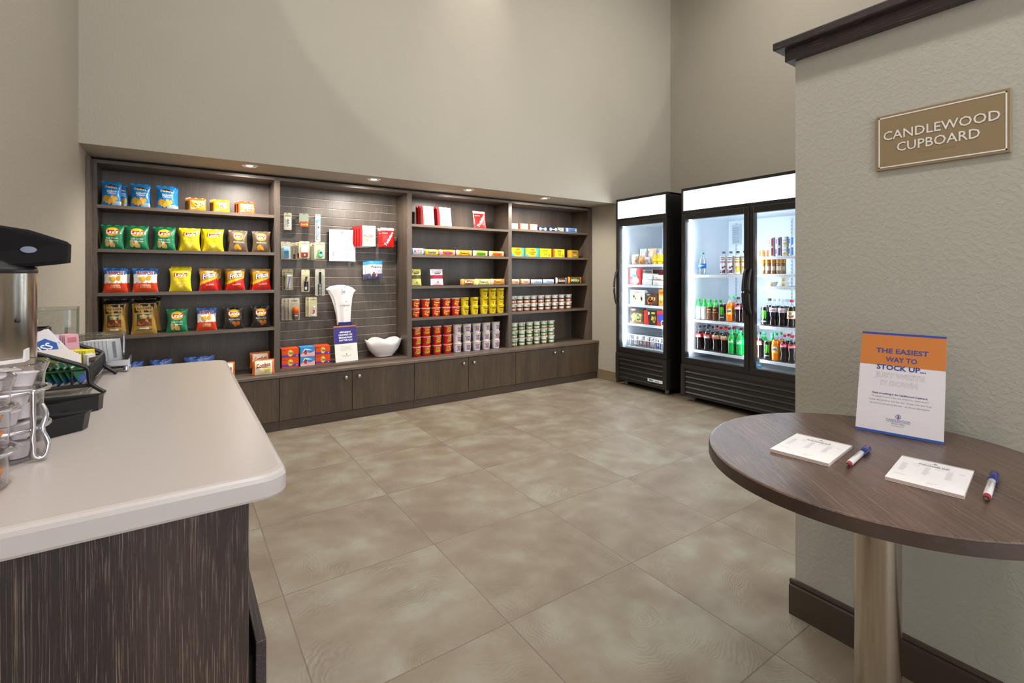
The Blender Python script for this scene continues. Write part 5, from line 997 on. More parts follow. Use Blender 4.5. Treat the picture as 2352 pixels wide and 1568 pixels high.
pcs = [(1452, 1467, '#b8a48c', ['#8a5a34', '#e8e0d4', '#c8b8c0'], 'brown pastry pack at the left of the top fridge shelf', .11), (1469, 1480, '#e8a04c', ['#f4d06c', '#8a4a24', '#f0e0b0'], 'orange and yellow pastry pack, second on the top fridge shelf', .085), (1482, 1495, '#cfc8d0', ['#a82c34', '#f0eef2', '#8a8a94'], 'silver and red pastry pack, third on the top fridge shelf', .08)]
for i, (u0, u1, c, cols, lb, hh) in enumerate(pcs): fput(bag_geo(.2, hh, .07, lambda u, v, c=c: c, [blobs(9, 0, hh*.45, .07, hh*.3, .02, cols, 2, 10+i)], seed=80+i), 'pastry_pack', lb, 'pastry pack', u0, u1, Zf[0], grp='wrapped snacks in the single door fridge', x=4.075)
fput(fbox(.2, .10, .058, '#e4d81c', [rec(-.1, .026, .1, .032, '#c8401c', 1), blobs(5, 0, .03, .07, .018, .014, ['#c89a2c', '#b86a2c', '#f4f0a0'], 2, 7)]), 'sandwich_box', 'bright yellow box on the top fridge shelf, lower one', 'frozen meal', 1499, 1527, Zf[0])
fput(fbox(.2, .10, .040, '#e8cf2c', [blobs(5, 0, .02, .07, .012, .014, ['#d8b07c', '#c88a3c'], 2, 8)]), 'sandwich_box', 'bright yellow box on the top fridge shelf, upper one', 'frozen meal', 1501, 1528, Zf[0]+.06, x=4.04)
for i, (u0, u1, c, cols, lb) in enumerate(((1470, 1486, '#cfd6ea', ['#e8ecf6', '#b8b0d0', '#e0b040'], 'lilac wrapped bread pack standing at the back of the top fridge shelf'), (1488, 1508, '#e8c4a0', ['#e0a08c', '#f0e4d8', '#c83a2c'], 'peach wrapped bread pack standing at the back of the top fridge shelf'), (1509, 1526, '#b4b8c4', ['#7a6460', '#e8e8ee'], 'grey wrapped pack at the back right of the top fridge shelf'))):
    fput(bag_geo(.2, .175, .07, lambda u, v, c=c: c, [blobs(8, 0, .09, .06, .05, .02, cols, 2, 20+i)], seed=90+i), 'bread_pack', lb, 'pastry pack', u0, u1, Zf[0], x=4.20, grp='wrapped snacks in the single door fridge')
# wire basket with wrapped snacks
t = thing('wire_basket', 'white wire basket on the floor of the single door fridge', 'basket', (4.02, 3.5185, .4095), -pi/2); g = Geo(); bw = .28
for zz, yy0, m_ in ((.004, 0, 0), (.085, -.004, 0), (.135, -.006, 0)): g.tube([(-bw, yy0, zz), (bw, yy0, zz), (bw, .44, zz), (-bw, .44, zz)], .004 if zz < .1 else .006, WIRE, 6, closed=True)
g.tube([(-bw, .44, .215), (bw, .44, .215)], .005, WIRE, 6)
for j in range(24): x = -bw+.012+j*(2*bw-.024)/23; g.tube([(x, -.004, .135), (x, 0, .004), (x, .44, .004), (x, .44, .215)], .0022, WIRE, 5)
for j in range(12): y_ = .03+j*.036; g.tube([(-bw, y_, .135), (-bw, y_, .004)], .0022, WIRE, 5); g.tube([(bw, y_, .135), (bw, y_, .004)], .0022, WIRE, 5)
g.build('wire_frame', t)
ib = None
for i, (u, c, lb) in enumerate(((1461, '#e4dde4', 'leftmost'), (1472, '#8a6a5c', 'second'), (1486, '#a8484c', 'third'), (1500, '#d0c8d4', 'fourth'), (1513, '#4a64b0', 'rightmost'))):
    g = bag_geo(.13, .11, .06, lambda u_, v, c=c: c if v < .6 else '#e8e4ea', [blobs(6, 0, .06, .04, .03, .012, ['#f4f0f4', '#5a3a34', '#c84a4c'], 2, 30+i)], seed=60+i)
    o = g.build('ice_cream_pack', None, (4.10, fy(u, 4.10), .422), (0, 0, -pi/2)); tag(o, f'{lb} wrapped ice cream in the white wire basket', 'frozen snack', 'ice creams in the wire basket'); o.scale = (.5, .8, 1)

# ================================================================== partition sign
y0, y1, z0, z1 = .327, .636, 1.525, 1.695; t = thing('wall_sign', 'tan wall sign with a white border on the partition', 'sign', (1.787, (y0+y1)/2, z0), -pi/2)
w_, h_ = y1-y0, z1-z0; g = Geo(); g.rbox((-w_/2, -.008, 0), (w_/2, -.0005, h_), M('#9a8567', 'plastic'), .0015, 1); g.build('plate', t)
S = flat(-.0081); g = Geo(); b_ = .0075; c_ = .0035; WH = M('#f4f0ec', 'ink')
for r_ in ((-w_/2+b_, b_, w_/2-b_, b_+c_), (-w_/2+b_, h_-b_-c_, w_/2-b_, h_-b_), (-w_/2+b_, b_, -w_/2+b_+c_, h_-b_), (w_/2-b_-c_, b_, w_/2-b_, h_-b_)): g.rect(S, *r_, WH, 1, 1)
g.build('border_line', t)
g = Geo(); S = flat(-.0088); g.text('CANDLEWOOD', S, 0, h_*.615, .0265, WH, w_*.865, .006); g.text('CUPBOARD', S, -.003, h_*.385, .0265, WH, w_*.62, .006); g.build('lettering', t)
g = Geo(); rn = random.Random(5)
for i in range(46): g.lathe([(.0007, 0), (.0004, .0005)], M('#a08b6d', 'plastic'), 6, T=Matrix.Translation((-.045+(i % 23)*.0042+(.001 if i % 3 else 0), -.0082, h_*.235-(i//23)*.0024)) @ Matrix.Rotation(pi/2, 4, 'X'))
g.build('braille_dots', t)
# ================================================================== round table with its sign, pads and pens
TX, TY, TZ, TR = 1.392, .494, .76, .387
t = thing('pedestal_table', 'round dark wood table on a steel column against the partition', 'table', (TX, TY, 0))
g = Geo(); g.lathe([(.001, TZ-.032), (TR-.004, TZ-.032), (TR, TZ-.030), (TR, TZ-.003), (TR-.002, TZ-.0006), (TR-.006, TZ), (.001, TZ)], TABLEW, 128, cap=False)
g.sm = [False]*len(g.sm); tt = g.build('table_top', t)
g = Geo(); g.lathe([(TR+.0006, TZ-.030), (TR+.0008, TZ-.016), (TR+.0006, TZ-.004)], wood('table_edge', '#453732', '#56453d', '#6c5a50', 'x', .4, .2, 60, 9), 128, cap=False); g.build('edge_band', tt)
g = Geo(); g.lathe([(.048, .02), (.048, TZ-.04), (.048, TZ-.032)], STEEL, 48, cap=False); g.build('column', t)
g = Geo(); g.lathe([(.20, 0), (.20, .006), (.19, .010), (.06, .022), (.05, .026)], STEEL, 64, cap=True); g.build('base_plate', t)
g = Geo(); g.lathe([(.12, TZ-.038), (.12, TZ-.033)], M('#2a2828', 'plastic'), 32); g.build('mounting_plate', t)
# standing sign card
bl = onZ(1964.3, 985.4, TZ); br = onZ(2167.7, 1022.7, TZ); mid = (bl+br)/2; w_ = (br-bl).length; ang = atan2((br-bl).y, (br-bl).x); h_ = .29
t = thing('table_sign', 'orange and white sign card leaning upright on the round table', 'sign', (mid.x, mid.y, TZ+.002), ang, None, 0); t.rotation_euler = (-radians(21.5), 0, ang)
g = Geo(); g.box((-w_/2, -.001, 0), (w_/2, .0012, h_), M('#dcd6dc', 'paper')); S = lambda x, z, l: (x, -.0011-l*.3, z); BL = '#3a4a8c'
g.rect(S, -w_/2, h_*.665, w_/2, h_*.978, M('#c97a3c', 'ink')); g.rect(S, -w_/2, h_*.978, w_/2, h_, M('#34479c', 'ink')); g.rect(S, -w_/2, 0, w_/2, h_*.022, M('#3458a8', 'ink'))
for s_, fy_, wd in (('THE EASIEST', .815, .62), ('WAY TO', .730, .37), ('STOCK UP...', .648, .575)): g.text(s_, S, 0, h_*fy_, h_*.047, M(BL, 'ink'), w_*wd, .045, 0, 0, 0, 3)
for s_, fy_, wd in (('JUST WRITE', .567, .58), ('IT DOWN', .490, .43)): g.text(s_, S, -.003, h_*fy_, h_*.047, M('#9a94a8', 'ink'), w_*wd, .03, 0, 0, .008, 3)
g.text('Enjoy everything in the Candlewood Cupboard.', S, 0, h_*.385, h_*.016, M(BL, 'ink'), w_*.64, .02, 0, 0, 0, 2)
for s_, fy_, wd in (('To charge to your suite, just write your items on the', .353, .66), ('charge slip and drop it in the slot. To pay cash, just drop', .318, .72), ('the correct amount in the slot - no charge slip needed.', .284, .69)): g.text(s_, S, 0, h_*fy_, h_*.014, M('#8c8ca4', 'ink'), w_*wd, 0, 0, 0, 0, 2)
for rx_, ry_, c_, l_ in ((.0065, .0062, BL, 2), (.0054, .0050, '#dcd6dc', 3), (.0034, .0052, BL, 4), (.0024, .0042, '#dcd6dc', 5), (.0014, .0034, BL, 6)): g.ell(S, 0, h_*.178, rx_, ry_, M(c_, 'ink'), l_)
g.text('CANDLEWOOD', S, 0, h_*.142, h_*.022, M('#4a5a94', 'ink'), w_*.28, 0); g.rect(S, -w_*.14, h_*.1245, w_*.14, h_*.127, M('#4a5a94', 'ink'), 1, 1); g.text('SUITES', S, 0, h_*.110, h_*.013, M('#4a5a94', 'ink'), w_*.15, 0); g.text('AN IHG HOTEL', S, 0, h_*.090, h_*.009, M('#8c8ca4', 'ink'), w_*.15, 0)
g.build('sign_card', t); g = Geo(); a_ = .05; g.add([(-.035, .002, h_*.72), (.035, .002, h_*.72), (.05, .112, .046), (-.05, .112, .046)], [(0, 1, 2, 3), (3, 2, 1, 0)], M('#cfcad0', 'paper')); g.build('easel_back', t)
# pads
def pad(label, px):
    c = [onZ(u, v, TZ+.008) for u, v in px]; ctr = sum(c, Vector())/4; xd = (c[1]-c[0]+c[2]-c[3]); ang = atan2(xd.y, xd.x); w_ = xd.length/2; h_ = ((c[0]-c[3]).length+(c[1]-c[2]).length)/2
    t = thing('order_pad', label, 'paper pad', (ctr.x, ctr.y, TZ+.0005), ang, 'purchase slip pads')
    g = Geo()
    for k, (z_, col) in enumerate(((0, '#efe8e4'), (.0022, '#e0907c'), (.0030, '#efeaea'), (.0048, '#e0957c'), (.0056, '#f0eef0'))):
        z2 = (.0022, .0030, .0048, .0056, .0075)[k]; g.box((-w_/2, -h_/2, z_), (w_/2, h_/2, z2), M(col, 'paper'))
    g.box((-w_/2-.0004, h_/2-.001, 0), (w_/2+.0004, h_/2+.0006, .0078), M('#b8aca4', 'paper')); S = lambda x, y, l: (x, y, .0075+l*.3); IK = M('#8a8690', 'ink')
    g.rect(S, -w_/2, h_/2-.006, w_/2, h_/2, M('#bdb4ae', 'ink'), 1, 1)
    g.ell(S, 0, h_*.40, .004, .003, M('#6a6a7c', 'ink')); g.text('CANDLEWOOD SUITES', S, 0, h_*.365, .004, IK, w_*.40, 0); g.text('PURCHASE SLIP', S, 0, h_*.30, .007, M('#3c3848', 'ink'), w_*.42, .03)
    g.rect(S, -w_*.28, h_*.262, w_*.28, h_*.266, IK, 1, 1)
    for x0 in (-.42, -.10, .20): g.lines(S, w_*x0, w_*(x0+.09), [h_*(.20-.03*i) for i in range(11)], .0009, IK, 1, .3); g.rect(S, w_*(x0+.14), h_*.20, w_*(x0+.24), h_*.206, IK, 1, 1)
    g.rect(S, -w_*.44, -h_*.27, -w_*.26, -h_*.265, M('#b8786c', 'ink'), 1, 1); g.rect(S, w_*.02, -h_*.36, w_*.16, -h_*.355, IK, 1, 1); g.rect(S, w_*.02, -h_*.40, w_*.10, -h_*.395, IK, 1, 1)
    g.build('paper_stack', t)
pad('purchase slip pad nearer the left rim of the round table', [(1827, 993.8), (1953.4, 1022), (1907.8, 1065.4), (1772.5, 1030.8)])
pad('purchase slip pad between the two pens on the round table', [(2071.8, 1044.6), (2236.5, 1081), (2215.7, 1138), (2032.7, 1094)])
def pen(label, a, b):
    A, B_ = onZ(a[0], a[1], TZ+.007), onZ(b[0], b[1], TZ+.005); d = A-B_; L_ = Vector((d.x, d.y)).length
    t = thing('pen', label, 'pen', (B_.x, B_.y, TZ+.0078), atan2(d.y, d.x)-pi/2, 'pens on the round table'); R_ = Matrix.Rotation(-pi/2, 4, 'X')
    for nm, z0, z1, r0, r1, m_ in (('tip', .0, .012, .0012, .0035, M('#8a8a80', 'metal')), ('grip', .012, .026, .0050, .0062, M('#9c2a34', 'plastic')), ('barrel', .026, L_*.68, .0066, .0068, M('#e4dfe0', 'gloss')), ('cap', L_*.68, L_, .0076, .0072, M('#1f2f74', 'gloss'))):
        g = Geo(); g.lathe([(r0*.9, z0), (r0, z0+.001), (r1, z1-.002), (r1*.8, z1)], m_, 18, T=R_)
        if nm == 'barrel': g.text('CANDLEWOOD SUITES', lambda x, y, l: (y, x+L_*.45, .0069+l), 0, 0, .0035, M('#5a5a8c', 'ink'), .04, 0)
        o = g.build(nm, t)
        if nm == 'cap': c = Geo(); c.box((.006, L_*.62, -.001), (.009, L_*.97, .002), M('#1f2f74', 'gloss')); c.build('clip', o)
pen('white pen with a blue cap between the two pads', (1993.7, 1028), (1943.5, 1073.2))
pen('white pen with a blue cap at the right end of the table', (2284.4, 1088), (2264.3, 1151))

# ================================================================== coffee counter
t = thing('coffee_counter', 'dark streaked oak counter cabinet under the white worktop', 'counter', (0, 0, 0))
g = Geo(); g.box((XL+.001, .86, 0), (.0885, 1.955, .8755), COUNTW); g.build('carcass', t)
g = Geo(); g.rbox((.098, .862, .10), (.1125, 1.40, .642), TRIMW, .001, 1); g.build('cabinet_door', t); g = Geo(); g.rbox((.098, 1.404, .10), (.1125, 1.953, .642), TRIMW, .001, 1); g.build('cabinet_door', t)
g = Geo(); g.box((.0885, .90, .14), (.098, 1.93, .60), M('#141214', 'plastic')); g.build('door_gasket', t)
# worktop: rounded slab
def slab(x0, x1, y0, y1, z0, z1, rc, m, e=.006):
    g = Geo(); pts = []
    for cx_, cy_, a0, r_ in ((x1-rc, y0+rc, -90, rc), (x1-rc, y1-rc, 0, rc)):
        for k in range(19): a = radians(a0+k*90/18); pts.append((cx_+r_*cos(a), cy_+r_*sin(a)))
    pts += [(x0, y1), (x0, y0)]; n = len(pts); ctr = ((x0+x1)/2, (y0+y1)/2)
    def ring(ins, z):
        out = []
        for x, y in pts: out.append((x if x == x0 else x-ins*((x > ctr[0]+.2)), y+ins if y < ctr[1] else y-ins, z))
        return out
    rings = [ring(e, z0), ring(e*.3, z0+e*.3), ring(0, z0+e)]+[ring(0, z1-e*2), ring(e*.35, z1-e*.9), ring(e*1.0, z1-e*.28), ring(e*2, z1)]
    vs = [p for r in rings for p in r]; fs = [(k*n+i, k*n+(i+1) % n, (k+1)*n+(i+1) % n, (k+1)*n+i) for k in range(len(rings)-1) for i in range(n)]
    g.add(vs, fs, m, False); g.add(rings[0], [tuple(reversed(range(n)))], m); g.add(rings[-1], [tuple(range(n))], m); return g
tag(slab(XL+.001, .137, .812, 1.992, .8765, .914, .035, M('#c2b9b5', 'satin'), .005).build('worktop'), 'white solid worktop with rounded corners on the dark counter', 'worktop')
CZ = .9145
# airpot
def airpot(label, x, y, R, zt, rz=0):
    t = thing('airpot', label, 'airpot', (x, y, CZ), rz); H_ = zt-CZ
    g = Geo(); g.lathe([(R*.98, .018), (R, .022), (R, H_*.735)], STEEL, 64, cap=False); g.build('steel_body', t)
    g = Geo(); g.lathe([(R*1.03, 0), (R*1.05, .004), (R*1.02, .018), (R*.9, .02)], M('#1d1b1c', 'plastic'), 48); g.build('base_ring', t)
    g = Geo(); g.lathe([(R*1.01, H_*.735), (R*1.02, H_*.745), (R*1.0, H_*.765), (R*.80, H_*.79), (R*.80, H_*.80)], M('#1a191c', 'plastic'), 48); g.build('collar', t)
    g = Geo(); zl, zu = H_*.79, H_; tip = .146                           # pump head, tapering into the spout
    prof = [(-R*.9, zl), (-R*.6, zl-.012), (R*.55, zl-.012), (tip*.84, zl-.003), (tip, zl+.001), (tip+.001, zl+.040), (tip-.006, zl+.047), (R*.95, zl+.066), (R*.45, zu-.010), (R*.15, zu-.002), (-R*.2, zu), (-R*.7, zu-.004), (-R*.95, zu-.025)]
    n = len(prof); vs = []
    hw = [max(.021, (R*.62 if px_ < R*.3 else R*.62-(R*.62-.022)*min(1, (px_-R*.3)/(tip-R*.3)))) for px_, _ in prof]
    for s_, f_ in ((-1, 1), (-1, .82), (1, .82), (1, 1)):
        pass
    L1 = [(px_, -hw[i], pz) for i, (px_, pz) in enumerate(prof)]; L2 = [(px_, hw[i], pz) for i, (px_, pz) in enumerate(prof)]
    cx_, cz_ = .02, (zl+zu)/2
    L0 = [(cx_+(px_-cx_)*.93, -hw[i]-.006, cz_+(pz-cz_)*.88) for i, (px_, pz) in enumerate(prof)]; L3 = [(cx_+(px_-cx_)*.93, hw[i]+.006, cz_+(pz-cz_)*.88) for i, (px_, pz) in enumerate(prof)]
    vs = L0+L1+L2+L3; fs = [tuple(range(n)), tuple(reversed(range(3*n, 4*n)))]
    for k in range(3): fs += [(k*n+i, (k+1)*n+i, (k+1)*n+(i+1) % n, k*n+(i+1) % n) for i in range(n)]
    g.add(vs, fs, M('#1d1a1c', 'matte')); ph_ = g.build('pump_head', t)
    g = Geo(); g.box((-R*.9, -hw[0]-.0066, zl+.030), (tip*.99, hw[0]+.0066 if 0 else -.0, zl+.0312), M('#0c0b0c', 'plastic')); 
    g = Geo(); g.lathe([(.001, 0), (.0115, .0004), (.012, .002)], M('#343c5c', 'gloss'), 20, T=Matrix.Translation((tip*.62, -.038, zl+.026)) @ Matrix.Rotation(-radians(72), 4, 'Z') @ Matrix.Rotation(pi/2, 4, 'Y') @ Matrix.Diagonal((.55, 1, 1, 1))); g.build('lock_button', t)
    g = Geo(); g.lathe([(.012, -.012), (.013, 0)], M('#121113', 'plastic'), 14, c=(tip-.020, 0), T=Matrix.Translation((0, 0, zl+.022))); g.build('spout_nozzle', t)
    g = Geo(); g.lathe([(.028, zu-.004), (.027, zu+.008), (.022, zu+.011), (.020, zu+.022), (.001, zu+.024)], M('#e4ddda', 'plastic'), 24, c=(-.028, 0)); g.build('pump_button', t)
    g = Geo(); g.lathe([(.004, 0), (.004, .003), (.001, .004)], M('#2c2422', 'plastic'), 10, T=Matrix.Translation((R*cos(-.62), R*sin(-.62), H_*.50)) @ Matrix.Rotation(-.62, 4, 'Z') @ Matrix.Rotation(pi/2, 4, 'Y')); g.build('rivet', t); return t
airpot('brushed steel airpot with a black pump head at the left edge', -.335, 1.44, .096, 1.313)
# gooseneck tap behind the near canisters, only its tip shows
t = thing('gooseneck_tap', 'chrome gooseneck tap whose tip enters at the left edge', 'tap', (-.40, 1.06, CZ))
g = Geo(); g.lathe([(.026, 0), (.026, .008), (.016, .02), (.014, .04)], CHROME, 24); g.build('tap_base', t)
g = Geo(); pts = [(0, 0, .03), (0, 0, .40)]+[(.045*(1-cos(radians(a))), 0, .40+.045*sin(radians(a))) for a in range(15, 180, 15)]+[(.088, 0, .415)]; 
g.tube(pts, .0095, CHROME, 12); g.build('swan_neck', t)
# black drip trays
def tray(label, x1, y1, zt, L_=.26):
    """shallow tray: straight back edge, slanted front edges meeting in a short nose on the right"""
    g = Geo(); T_ = M('#17161a', 'plastic'); base = [(x1-L_, y1-.078), (x1-.075, y1-.070), (x1-.006, y1-.022), (x1, y1), (x1-L_, y1+.006)]; cx_, cy_ = x1-L_*.5, y1-.03
    def ring(k, z): return [(cx_+(x-cx_)*k, cy_+(y-cy_)*(k*2-1), z) for x, y in base]
    rs = [ring(.955, 0), ring(.985, zt*.9), ring(1.01, zt), ring(.99, zt), ring(.965, zt*.88), ring(.93, .005)]; n = 5; vs = [p for r in rs for p in r]
    fs = [(k*n+i, k*n+(i+1) % n, (k+1)*n+(i+1) % n, (k+1)*n+i) for k in range(len(rs)-1) for i in range(n)]+[tuple(reversed(range(n))), tuple(range(5*n, 6*n))]
    g.add(vs, fs, T_)
    for j in range(3): g.box((x1-L_+.02, y1-.058+j*.02, .0045), (x1-.05, y1-.055+j*.02, .012), T_)
    o = g.build('drip_tray', None, (0, 0, CZ)); tag(o, label, 'tray', 'black drip trays')
tray('black plastic drip tray nearer the clear canisters', -.133, 1.262, .032)
tray('black plastic drip tray nearer the wire organizer', -.130, 1.425, .032, .100)
# canisters in a chrome stand
CAN = glass('canister_plastic', (.975, .97, .985, 1), 1.7, .04)
def canister(label, x, y, R, h):
    t = thing('clear_canister', label, 'canister', (x, y, CZ+.002), 0, 'clear plastic canisters'); g = Geo()
    g.lathe([(R*.93, 0), (R*.96, .002), (R*1.0, h*.82), (R*1.03, h*.90), (R*1.10, h*.97), (R*1.12, h)], CAN, 48, cap=False); g.lathe([(.001, .001), (R*.93, .001)], CAN, 48, cap=False); g.lathe([(R*1.12, h), (R*1.10, h+.002), (R*1.05, h*.985), (R*.98, h*.90)], CAN, 48, cap=False); g.build('canister_body', t); return t
canister('clear canister full of white creamer cups', -.230, 1.118, .054, .148)
canister('clear canister with orange items at the very left edge', -.238, .975, .050, .148)
cr = Geo(); cr.lathe([(.0125, 0), (.013, .001), (.0165, .020), (.0185, .021), (.0185, .0225), (.001, .0228)], M('#eae3e4', 'gloss'), 24)
k = 0; rn = random.Random(11); first_c = None
LV = ['bottom', 'second', 'third', 'fourth', 'top']; PS = ['facing the worktop corner', 'facing the near canister', 'towards the wall', 'towards the trays']
for lv in range(5):
    for j in range(4):
        a = -.5+j*pi/2+lv*.5; rr = .028; loc = (-.230+rr*cos(a), 1.118+rr*sin(a), CZ+.004+lv*.0275); rot = (rn.uniform(-.15, .15), rn.uniform(-.15, .15), rn.random()*3)
        lab = f'white creamer cup in the clear canister, {LV[lv]} layer, {PS[j]}'
        if first_c is None: first_c = cr.build('creamer_cup', None, loc, rot); tag(first_c, lab, 'creamer cup', 'creamer cups in the canister')
        else: dup(first_c, lab, loc, rot)
og = Geo(); og.lathe([(.013, 0), (.0165, .018), (.0185, .019), (.0185, .021), (.001, .0213)], M('#e88a2c', 'gloss'), 24); fo = None
for lv in range(5):
    for j in range(4):
        a = .2+j*pi/2+lv*.6; loc = (-.238+.026*cos(a), .975+.026*sin(a), CZ+.004+lv*.026); lab = f'orange creamer cup in the leftmost canister, {LV[lv]} layer, {PS[j]}'
        if fo is None: fo = og.build('creamer_cup', None, loc); tag(fo, lab, 'creamer cup', 'orange creamer cups')
        else: dup(fo, lab, loc, (rn.uniform(-.1, .1), rn.uniform(-.1, .1), 0))
g = Geo(); g.prism([(-.03, .148), (.026, .153), (.026, .172), (.024, .172), (.023, .156), (-.03, .151)], (-.014, .014), M('#efe9ea', 'paper')); o = g.build('paper_flag', None, (-.222, 1.118, CZ)); tag(o, 'small folded white paper sticking out of the creamer canister', 'paper')
t = thing('wire_stand', 'chrome wire stand hugging the clear canisters', 'wire stand', (0, 0, CZ)); g = Geo()
for zz in (.050, .108):
    pts = [(-.230+.0595*cos(radians(a)), 1.118+.0595*sin(radians(a)), zz) for a in range(0, 360, 12)]; g.tube(pts, .0032, CHROME, 8, closed=True)
    pts = [(-.238+.056*cos(radians(a)), .975+.056*sin(radians(a)), zz) for a in range(0, 360, 12)]; g.tube(pts, .0032, CHROME, 8, closed=True)
g.build('ring_wires', t)
g = Geo(); ax, ay = -.2300+.0640*cos(radians(-42)), 1.118+.0640*sin(radians(-42))
loop = [(ax, ay, .112), (ax, ay, .02)]+[(ax+.0075*(1-cos(radians(a))), ay+.002*(1-cos(radians(a))), .016-.0115*sin(radians(a))) for a in range(20, 180, 20)]+[(ax+.017, ay+.005, .024), (ax+.014, ay+.006, .036), (ax+.008, ay+.010, .046), (ax+.011, ay+.013, .060), (ax+.013, ay+.018, .070), (ax+.006, ay+.024, .084)]
g.tube(loop, .0036, CHROME, 10, sm=2); g.build('loop_foot', t)
# black wire organizer
t = thing('wire_organizer', 'black wire rack holding tea and sugar packets on the worktop', 'organizer', (0, 0, CZ)); BW = M('#1b1a1b', 'plastic'); X0, X1, Y0_, Y1_ = -.455, -.174, 1.60, 1.885
for yy in (Y0_, Y1_):
    g = Geo(); g.tube([(X1+.030, yy-.012, .003), (X1+.004, yy, .022), (X1, yy, .035), (X1, yy, .062), (X1-.012, yy, .071), (-.29, yy, .118), (-.42, yy, .155)], .0052, BW, 8, sm=2); g.tube([(X0, yy, .022), (X1, yy, .022)], .0048, BW, 8); g.build('side_frame', t)
for nm, sx in (('front_grid', X1), ('back_grid', X0), ('divider_grid', -.345)):
    g = Geo(); g.tube([(sx, Y0_, .020), (sx, Y1_, .020)], .004, BW, 6); g.tube([(sx, Y0_, .066), (sx, Y1_, .066)], .003, BW, 6)
    for j in range(11): yy = Y0_+.01+j*.0265; g.tube([(sx, yy, .020), (sx, yy, .066)], .0026, BW, 6)
    g.build(nm, t)
g = Geo()
for yy in (Y0_, 1.684, 1.79, Y1_):
    g.tube([(X0, yy, .060), (X1, yy, .060)], .0026, BW, 6)
    for j in range(5): xx = X0+.03+j*.055; g.tube([(xx, yy, .020), (xx, yy, .060)], .0024, BW, 6)
for j in range(7): xx = X0+.02+j*.04; g.tube([(xx, Y0_, .020), (xx, Y1_, .020)], .0024, BW, 6)
g.build('basket_grid', t)
g = Geo(); bx, by = -.365, 1.842
for zz in (.10, .155): g.tube([(bx-.08, by-.036, zz-.01), (bx+.08, by-.036, zz-.01), (bx+.08, by+.036, zz-.01), (bx-.08, by+.036, zz-.01)], .0035, BW, 6, closed=True)
for j in range(5):
    for sx in (-.036, .036): g.tube([(bx-.08+.04*j, by+sx, .02 if j in (0, 4) else .09), (bx-.08+.04*j, by+sx, .145)], .003, BW, 6)
g.build('raised_basket', t)
def packet(w, h, d, col, marks=()):
    g = Geo(); g.rbox((-w/2, -d/2, 0), (w/2, d/2, h), M(col, 'paper'), min(.0012, d*.3), 1); S = flat(-d/2)
    for mk in marks: mk(g, S)
    return g
def row(g, name, cat, grp, labs, p0, step, rot, jit=.0):
    o = None
    for i, lab in enumerate(labs):
        loc = (p0[0]+step[0]*i, p0[1]+step[1]*i, p0[2]+step[2]*i); r_ = (rot[0]+rn.uniform(-jit, jit), rot[1]+rn.uniform(-jit, jit), rot[2]+rn.uniform(-jit, jit))
        if o is None: o = g.build(name, None, loc, r_); tag(o, lab, cat, grp)
        else: dup(o, lab, loc, r_)
    return o
O8 = ['first', 'second', 'third', 'fourth', 'fifth', 'sixth', 'seventh', 'eighth']
row(packet(.060, .058, .003, '#1e6e42', [rec(-.029, .0, .029, .016, '#3a5ca8', 1), rec(-.029, .040, .029, .044, '#e4ece4', 1)]), 'tea_packet', 'tea packet', 'green tea packets', [f'green and blue tea packet leaning in the rack, {o_} from the right' for o_ in O8[:7]], (-.190, 1.645, CZ+.026), (-.0125, .0, .0), (-.42, 0, 1.45), .0)
row(packet(.060, .042, .003, '#4c6a1c', [rec(-.029, .012, .029, .018, '#a8b83c', 1)]), 'tea_packet', 'tea packet', 'olive tea packets', [f'olive green tea packet low in the rack, {o_} from the right' for o_ in O8[:7]], (-.330, 1.645, CZ+.026), (-.013, .0, .0), (-.5, 0, 1.45), .0)
row(packet(.026, .056, .004, '#e4dcd4', [rec(-.011, .035, .011, .048, '#5a4034', 1), rec(-.011, .005, .011, .010, '#a89a4c', 1)]), 'creamer_stick', 'creamer packet', 'white and brown sticks', [f'white and brown creamer packet by the rack front, {o_}' for o_ in O8[:3]], (-.180, 1.690, CZ+.030), (-.004, .009, .0), (.0, .0, 1.05), .0)
tag(packet(.045, .024, .022, '#8a9a2c', [rec(-.022, .002, .022, .012, '#3a3a34', 1)]).build('tea_box', None, (-.262, 1.612, CZ+.078), (0, .45, .25)), 'small olive and black tea box on top of the green packets', 'tea box')
def cocoa():
    g0 = packet(.092, .082, .0035, '#ddd6d8', [lambda g, S: g.poly([(-.036, .018), (.034, .018), (.042, .038), (.030, .060), (-.030, .060), (-.042, .038)], S, M('#2458a8', 'ink'), 1), txt('SWISS', .0, .039, .018, '#eef2f8', .060, 3, .03)])
    R_ = Matrix.Rotation(-.50, 4, 'Y'); g0.v = [tuple(R_ @ Vector(v)) for v in g0.v]; return g0
row(cocoa(), 'cocoa_packet', 'cocoa packet', 'cocoa packets', [f'white cocoa packet with a blue badge, {o_} of the pair' for o_ in ('front one', 'back one')], (-.262, 1.714, CZ+.066), (.004, .010, .000), (-.45, 0, .35), .0)
row(packet(.095, .045, .0022, '#d8d0cc'), 'white_packet', 'paper packet', 'white packets', [f'plain white packet lying across the rack, {o_} from the top' for o_ in O8[:6]], (-.262, 1.622, CZ+.084), (.0045, .0015, -.0034), (-1.05, 0, .12), .0)
row(packet(.036, .052, .003, '#e8d83c', [rec(-.012, .035, .012, .042, '#5a4a20', 1)]), 'sweetener_packet', 'sweetener packet', 'yellow sweetener packets', [f'yellow sweetener packet in the rack, {o_} from the right' for o_ in O8], (-.186, 1.752, CZ+.038), (-.0052, .003, .0), (-.08, 0, 1.15), .0)
row(packet(.032, .058, .003, '#e0a8b2', [rec(-.010, .036, .010, .050, '#c87884', 1)]), 'sweetener_packet', 'sweetener packet', 'pink sweetener packets', [f'pink sweetener packet at the rack back, {o_} from the right' for o_ in O8[:6]], (-.232, 1.832, CZ+.068), (-.0045, .0045, .0), (-.15, 0, .6), .0)
